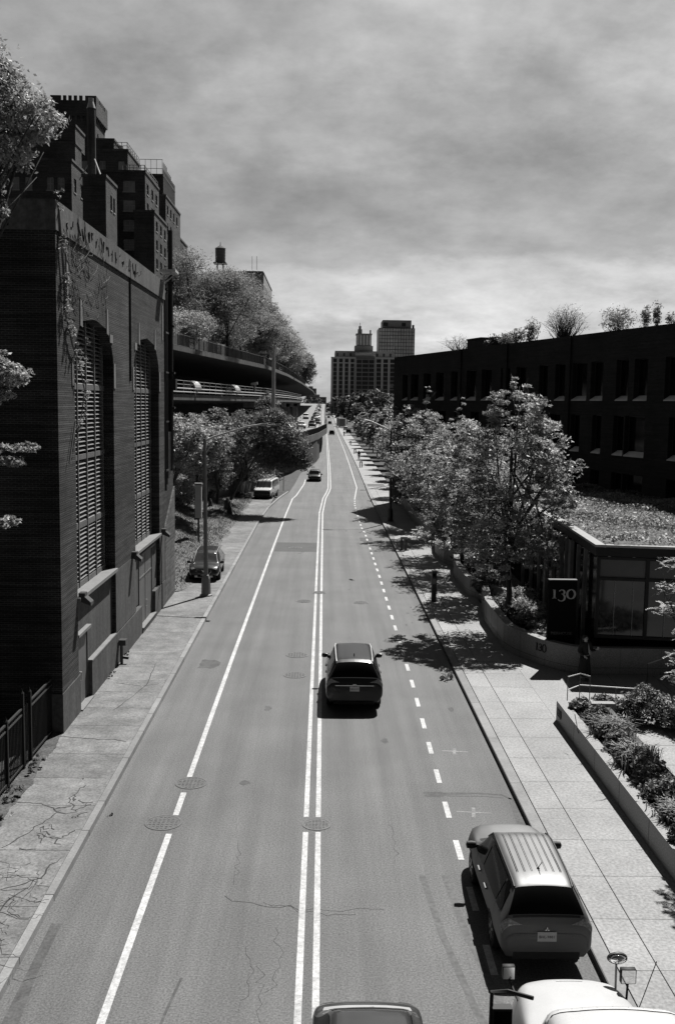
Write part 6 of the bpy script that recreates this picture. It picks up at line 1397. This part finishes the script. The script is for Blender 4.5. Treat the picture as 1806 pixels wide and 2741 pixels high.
htree('hillside tree, second from the low end of the row', -9.0, 350, 16.5, 5.4, 14, 6000, .36, m_leafd, 417, .1)
htree('hillside tree at the low end of the row', -8.2, 420, 16.5, 6, 14, 6000, .42, m_leafd, 419, .05)
htree('hillside tree between the apartments and the tall block', -27, 196, 16.8, 7, 18, 9000, .25, m_leafp, 421)
htree('hillside tree below the water tank', -24.5, 240, 16.8, 7.5, 25, 9000, .3, m_leafp, 423)
htree('soft spring tree filling the gap before the tall block', -16.0, 156, 16.5, 4.6, 11.5, 12000, .18, m_leafp, 425)
htree('soft spring tree hanging over the promenade beyond the big spring tree', -10.6, 168, 16.5, 3.6, 9, 9000, .19, m_leafp, 427)
htree('soft dark tree between the two darkest hillside trees', -9.4, 242, 16.5, 4.4, 11, 7000, .25, m_leaf, 429)
# bare shrubs in front of the apartments, on the brick building's roof edge
def bare(name, lb, loc, R, H, n, m, seed, group, leafn=1200, ls=.08):
    g = G(seed); root = thing(name, lb, 'shrub', loc, 0, group); b = MB()
    for i in range(n):
        a = g.random()*2*PI; q = g.random()**.6; top = Vector((R*q*math.cos(a), R*q*math.sin(a), H*(1-.35*q*q)*(.75+.3*g.random()))); mid = top*.5+Vector((g.normal()*.15*R, g.normal()*.15*R, H*.08))
        b.tube([(g.normal()*.05*R, g.normal()*.05*R, 0), mid, top], [.022*R**.3, .012*R**.3, .004], 4, False)
        for k in range(3):
            s = mid.lerp(top, g.random()); e = s+Vector((g.normal()*.2*R, g.normal()*.2*R, H*.16*g.random())); b.tube([s, e], [.008*R**.3, .003], 3, False)
    b.build('branch', m, root)
    V, F, t = leaves(g, [(0, 0, H*.62, R*.85, R*.85, H*.42)], leafn, ls, .2, 6, .3, 0, .2); raw_mesh('foliage', V, F, m_leaf, root, t)
    return root
m_twig = M('twig', .07, .9)
bare('bare_tree', 'twiggy half-bare tree before the terraced apartments, the tallest of three', (-19.3, 92, 15.8), 2.6, 5.6, 46, m_twig, 501, 'twiggy trees behind the brick building', 2200, .09)
bare('bare_tree', 'twiggy half-bare tree before the terraced apartments, middle one', (-16.6, 92, 15.8), 2.2, 4.6, 46, m_twig, 503, 'twiggy trees behind the brick building', 2600, .09)
bare('bare_tree', 'twiggy half-bare tree before the terraced apartments, the lowest of three', (-14.8, 94, 15.8), 1.8, 3.0, 36, m_twig, 505, 'twiggy trees behind the brick building', 1800, .08)
# roof garden of the hotel
def onroof(y, back, lb, R, H, n, lf, ls, seed):
    p = Vector((20.4, 58, 0))+U*uu(y)-N*back; bare('roof_shrub', lb, (p.x, p.y, 15.5-.28*H), R, H*1.28, n, m_twig, seed, 'plants on the hotel roof', lf, ls)
for y, lb, R, H, n, lf, ls, sd in ((73.6, 'round twiggy bare tree on the hotel roof, largest in the roof garden', 1.8, 2.4, 130, 900, .05, 601), (78.8, 'leafy dark shrub on the hotel roof beside the bare tree', .7, 1.9, 14, 800, .09, 603), (81.0, 'low dark shrub on the hotel roof, second from the bare tree', .8, 1.4, 14, 700, .09, 605),
    (82.9, 'low dark shrub on the hotel roof, third from the bare tree', .8, 1.1, 14, 700, .09, 606), (85.4, 'low dark shrub on the hotel roof in front of the roof hut', .8, 1.1, 14, 700, .09, 607), (66.6, 'broad leafy shrub on the hotel roof between the bare tree and the conifers', 1.25, 1.7, 28, 1700, .07, 609),
    (63.5, 'upright dark conifer on the hotel roof, the shorter', .35, 1.5, 12, 600, .07, 611), (62.3, 'upright dark conifer on the hotel roof, the taller', .24, 1.75, 10, 600, .07, 613), (60.9, 'small sparse shrub on the hotel roof past the conifers', .4, .9, 10, 250, .07, 615), (92.6, 'faint bare twigs on the hotel roof past the hut', 2.2, 1.5, 46, 60, .05, 617)):
    onroof(y, 1.45, lb, R, H, n, lf, ls, sd)
# big tree at the left edge: crown reaching over the brick building's corner
bl = [(1.7, 0, 17.7, 1.4, 1.4, 1.4, 5), (3.1, 0, 17.4, .75, .75, .6, 1.6), (2.5, 0, 16.6, .7, .7, .5, 1.2), (1.5, 0, 19.0, .85, .85, .8, 2), (1.4, 0, 19.95, .5, .5, .45, .8), (2.3, 0, 18.4, .5, .5, .45, 1), (.4, 0, 18.6, 1.8, 1.8, 2.2, 3), (2.0, .1, 15.9, .5, .5, .35, .7), (1.6, .2, 15.3, .35, .4, .35, .45)]
bl += [(2.5, -.2, 11.1, .5, .55, .32, .8), (2.1, 0, 11.5, .4, .5, .25, .6), (2.3, -.2, 10.6, .35, .3, .2, .4), (2.35, -.5, 9.25, .45, .5, .12, .5), (2.95, -.4, 9.3, .3, .4, .11, .4), (2.6, -.5, 8.95, .35, .4, .12, .3), (2.3, -.4, 7.4, .4, .5, .14, .4), (2.2, 0, 15.1, .3, .3, .35, .5)]
bl += [(-1.6, .3, 11.6, .8, .9, .5, .9), (-2.0, -.8, 9.8, .9, .8, .45, .9), (-1.2, -1.8, 12.8, .9, .9, .6, 1.0), (-1.0, 1.6, 10.4, .8, .8, .45, .8), (.3, -1.9, 10.4, .7, .8, .4, .8), (-.8, .9, 13.6, 1.0, 1.0, .6, 1.0), (-1.4, -.6, 7.8, .7, .7, .35, .6)]
tree('edge_tree', 'tall leafy tree whose branches reach in front of the black brick wall', (-10.4, 25.5, .1), bl, 44000, .058, m_leaf, .24, 17, seed=702, clump=18, csize=.15, upbias=.6, boughs=9)
# honey locusts on the plaza, at the right edge
def locust(lb, loc, bl, n, seed):
    g = G(seed); root = thing('locust_tree', lb, 'tree', loc, 0, 'feathery trees on the plaza'); B = np.array([q[:6] for q in bl]); w = B[:, 3]*B[:, 5]; w /= w.sum()
    VV = []; 
    for i in range(n):
        k = g.choice(len(B), p=w); d = g.normal(size=3); d /= np.linalg.norm(d); c = B[k, :3]+d*B[k, 3:6]*(.35+.65*g.random())
        a = g.normal(size=3)*np.array([1, 1, .25]); a /= np.linalg.norm(a); s = np.cross(a, (0, 0, 1)); s /= np.linalg.norm(s); Lf = g.uniform(.16, .3)
        for j in range(5):
            p = c+a*Lf*(j/5)-np.array([0, 0, .10])*(j/5)**2
            for sd in (-1, 1):
                q = p+s*sd*.065+a*.02; VV += [p-a*.016, p+a*.016, q+a*.02, q-a*.012]
    V = np.array(VV); F = np.arange(len(V)).reshape(-1, 4); raw_mesh('crown', V, F, m_leaf, root, np.repeat(.6+.7*g.random(len(F)), 4))
    b = MB(); limbs(b, (0, 0, 0), (.1, 0, max(q[2] for q in bl)), .07, [q[:3] for q in bl], g, 4); b.build('trunk', m_bark, root)
locust('feathery tree hanging in front of the pavilion glass', (10.75, 28.2, .6), [(-.6, 0, 5.6, .55, .6, .3), (0, 0, 4.9, .7, .7, .4), (-1.0, 0, 4.9, .35, .4, .2), (-.7, .1, 4.2, .55, .5, .22), (-.1, -.2, 3.5, .5, .5, .25), (-.3, -.2, 2.8, .6, .5, .25), (-.5, -.3, 2.3, .4, .4, .18), (.8, 0, 5, 1.2, 1, 1), (.8, 0, 3, .8, .9, .6)], 900, 711)
locust('feathery tree on the plaza whose shadow falls beside the silver SUV', (10.3, 22.6, .6), [(0, 0, 5.2, 1.5, 1.5, 1.2), (-.4, .2, 4.2, 1.3, 1.3, .8), (.5, -.6, 4.4, 1.3, 1.3, .8), (.3, .9, 5.6, 1, 1, .8)], 1300, 713)
# shrubs: planter, plaza bed, granite-wall beds
def shrub(lb, loc, R, H, n, s, m, seed, group, name='shrub', spiky=False):
    g = G(seed); root = thing(name, lb, 'shrub', loc, 0, group)
    if spiky:
        k = n//3; c = np.stack([g.normal(size=k)*R*.5, g.normal(size=k)*R*.5, np.zeros(k)], 1); a = g.random(k)*2*PI; L = H*g.uniform(.6, 1.2, k); o = np.stack([np.cos(a), np.sin(a)], 1)*(L*g.uniform(.25, .75, k))[:, None]
        sd = np.stack([-np.sin(a), np.cos(a), 0*a], 1)*.014; mid = c+np.concatenate([o*.45, (L*.8)[:, None]], 1); tip = c+np.concatenate([o, (L*.82)[:, None]], 1)
        V = np.concatenate([np.stack([c-sd, c+sd, mid+sd, mid-sd], 1), np.stack([mid-sd, mid+sd, tip+sd*.2, tip-sd*.2], 1)]).reshape(-1, 3); raw_mesh('foliage', V, np.arange(len(V)).reshape(-1, 4), m, root, np.repeat(.5+.9*g.random(len(V)//4), 4)); return
    bl = [(0, 0, H*.5, R, R, H*.5)]+[(R*.6*g.normal()*.6, R*.6*g.normal()*.6, H*(.4+.45*g.random()), R*.5, R*.5, H*.35) for _ in range(5)]
    V, F, t = leaves(g, bl, n, s, .35, 12, .7, 0, .2); raw_mesh('foliage', V, F, m, root, t)
    b = MB()
    for i in range(7): a = g.random()*6.3; b.tube([(0, 0, -.05), (R*.6*math.cos(a), R*.6*math.sin(a), H*.8)], [.018, .006], 4)
    b.build('stem', m_bark, root)
pl = [(8.62, 31.5, .42, .5, 0, 'at the numbered end of the planter'), (8.8, 30.3, .55, .65, 0, 'second from the numbered end of the planter'), (8.85, 29.0, .65, .7, 1, 'third from the numbered end of the planter'), (8.75, 27.7, .6, .75, 0, 'fourth in the planter, deep green'), (8.8, 26.4, .6, .8, 1, 'fifth in the planter, grassy'), (8.75, 25.1, .6, .8, 0, 'sixth in the planter, broad-leaved'), (8.8, 24.0, .65, .85, 0, 'seventh in the planter, broad-leaved'), (8.7, 22.8, .55, .6, 1, 'eighth in the planter, arching blades'), (8.7, 21.6, .6, .7, 0, 'ninth in the planter'), (8.7, 20.3, .6, .7, 1, 'tenth in the planter at the picture edge'), (8.75, 19, .6, .7, 0, 'last in the planter, beyond the picture edge')]
for i, (x, y, R, H, sp_, lb) in enumerate(pl): shrub('shrub '+lb, (x-.12, y, .68), R*.72, H*.85, 2600 if sp_ else 3000, .055, m_leafd, 800+i, 'shrubs in the granite planter', spiky=bool(sp_))
for i, (x, y, R, H, lb) in enumerate([(10.6, 32.0, .75, 1.1, 'dense dark shrub in the plaza bed behind the planter, nearer the handrail'), (11.5, 31.6, .7, 1.0, 'dense dark shrub in the plaza bed, under the feathery tree'), (9.9, 32.9, .6, .6, 'low wispy shrub by the handrail post'), (12.2, 31.0, .7, .9, 'low dark shrub at the outer end of the plaza bed')]):
    shrub(lb, (x, y, .15), R, H, 4000, .055, m_leafd, 830+i, 'shrubs in the plaza bed')
for i, (x, y, R, H) in enumerate([(9.6, 41.4, .8, .8), (8.7, 43.0, .55, .55), (9.4, 43.6, .8, .9), (8.75, 45.2, .6, .6), (9.7, 46.0, .9, .9), (8.9, 48, .7, .7), (9.9, 49, .9, 1.0), (9.0, 52.5, .8, .8), (9.1, 55, .8, .9), (9.2, 58, .9, .9), (9.4, 61.5, .9, 1.0), (9.4, 66, 1, 1), (9.4, 71, 1, 1.1), (9.3, 77, 1, 1.1)]):
    shrub('leafy shrub in the bed behind the low granite walls, %s from the sign' % (wd+('thirteenth', 'farthest'))[i], (x, y, .62), R, H, 2400, .06, m_leafd if i % 2 else m_leaf, 860+i, 'shrubs behind the granite walls')
# far wood closing the horizon
g = G(900); bl = [(x, 1150+g.uniform(-60, 60), 6, 16, 16, 9+5*g.random()) for x in range(-420, 60, 14)]+[(x, 700+g.uniform(-30, 60), 5, 9, 9, 9+4*g.random()) for x in range(14, 120, 9)]
V, F, t = leaves(g, bl, 16000, 1.5, .5, 20); tag(raw_mesh('far_wood', V, F, m_haze_wood, None, t), 'far wooded skyline at the end of the street', 'wood', kind='stuff')
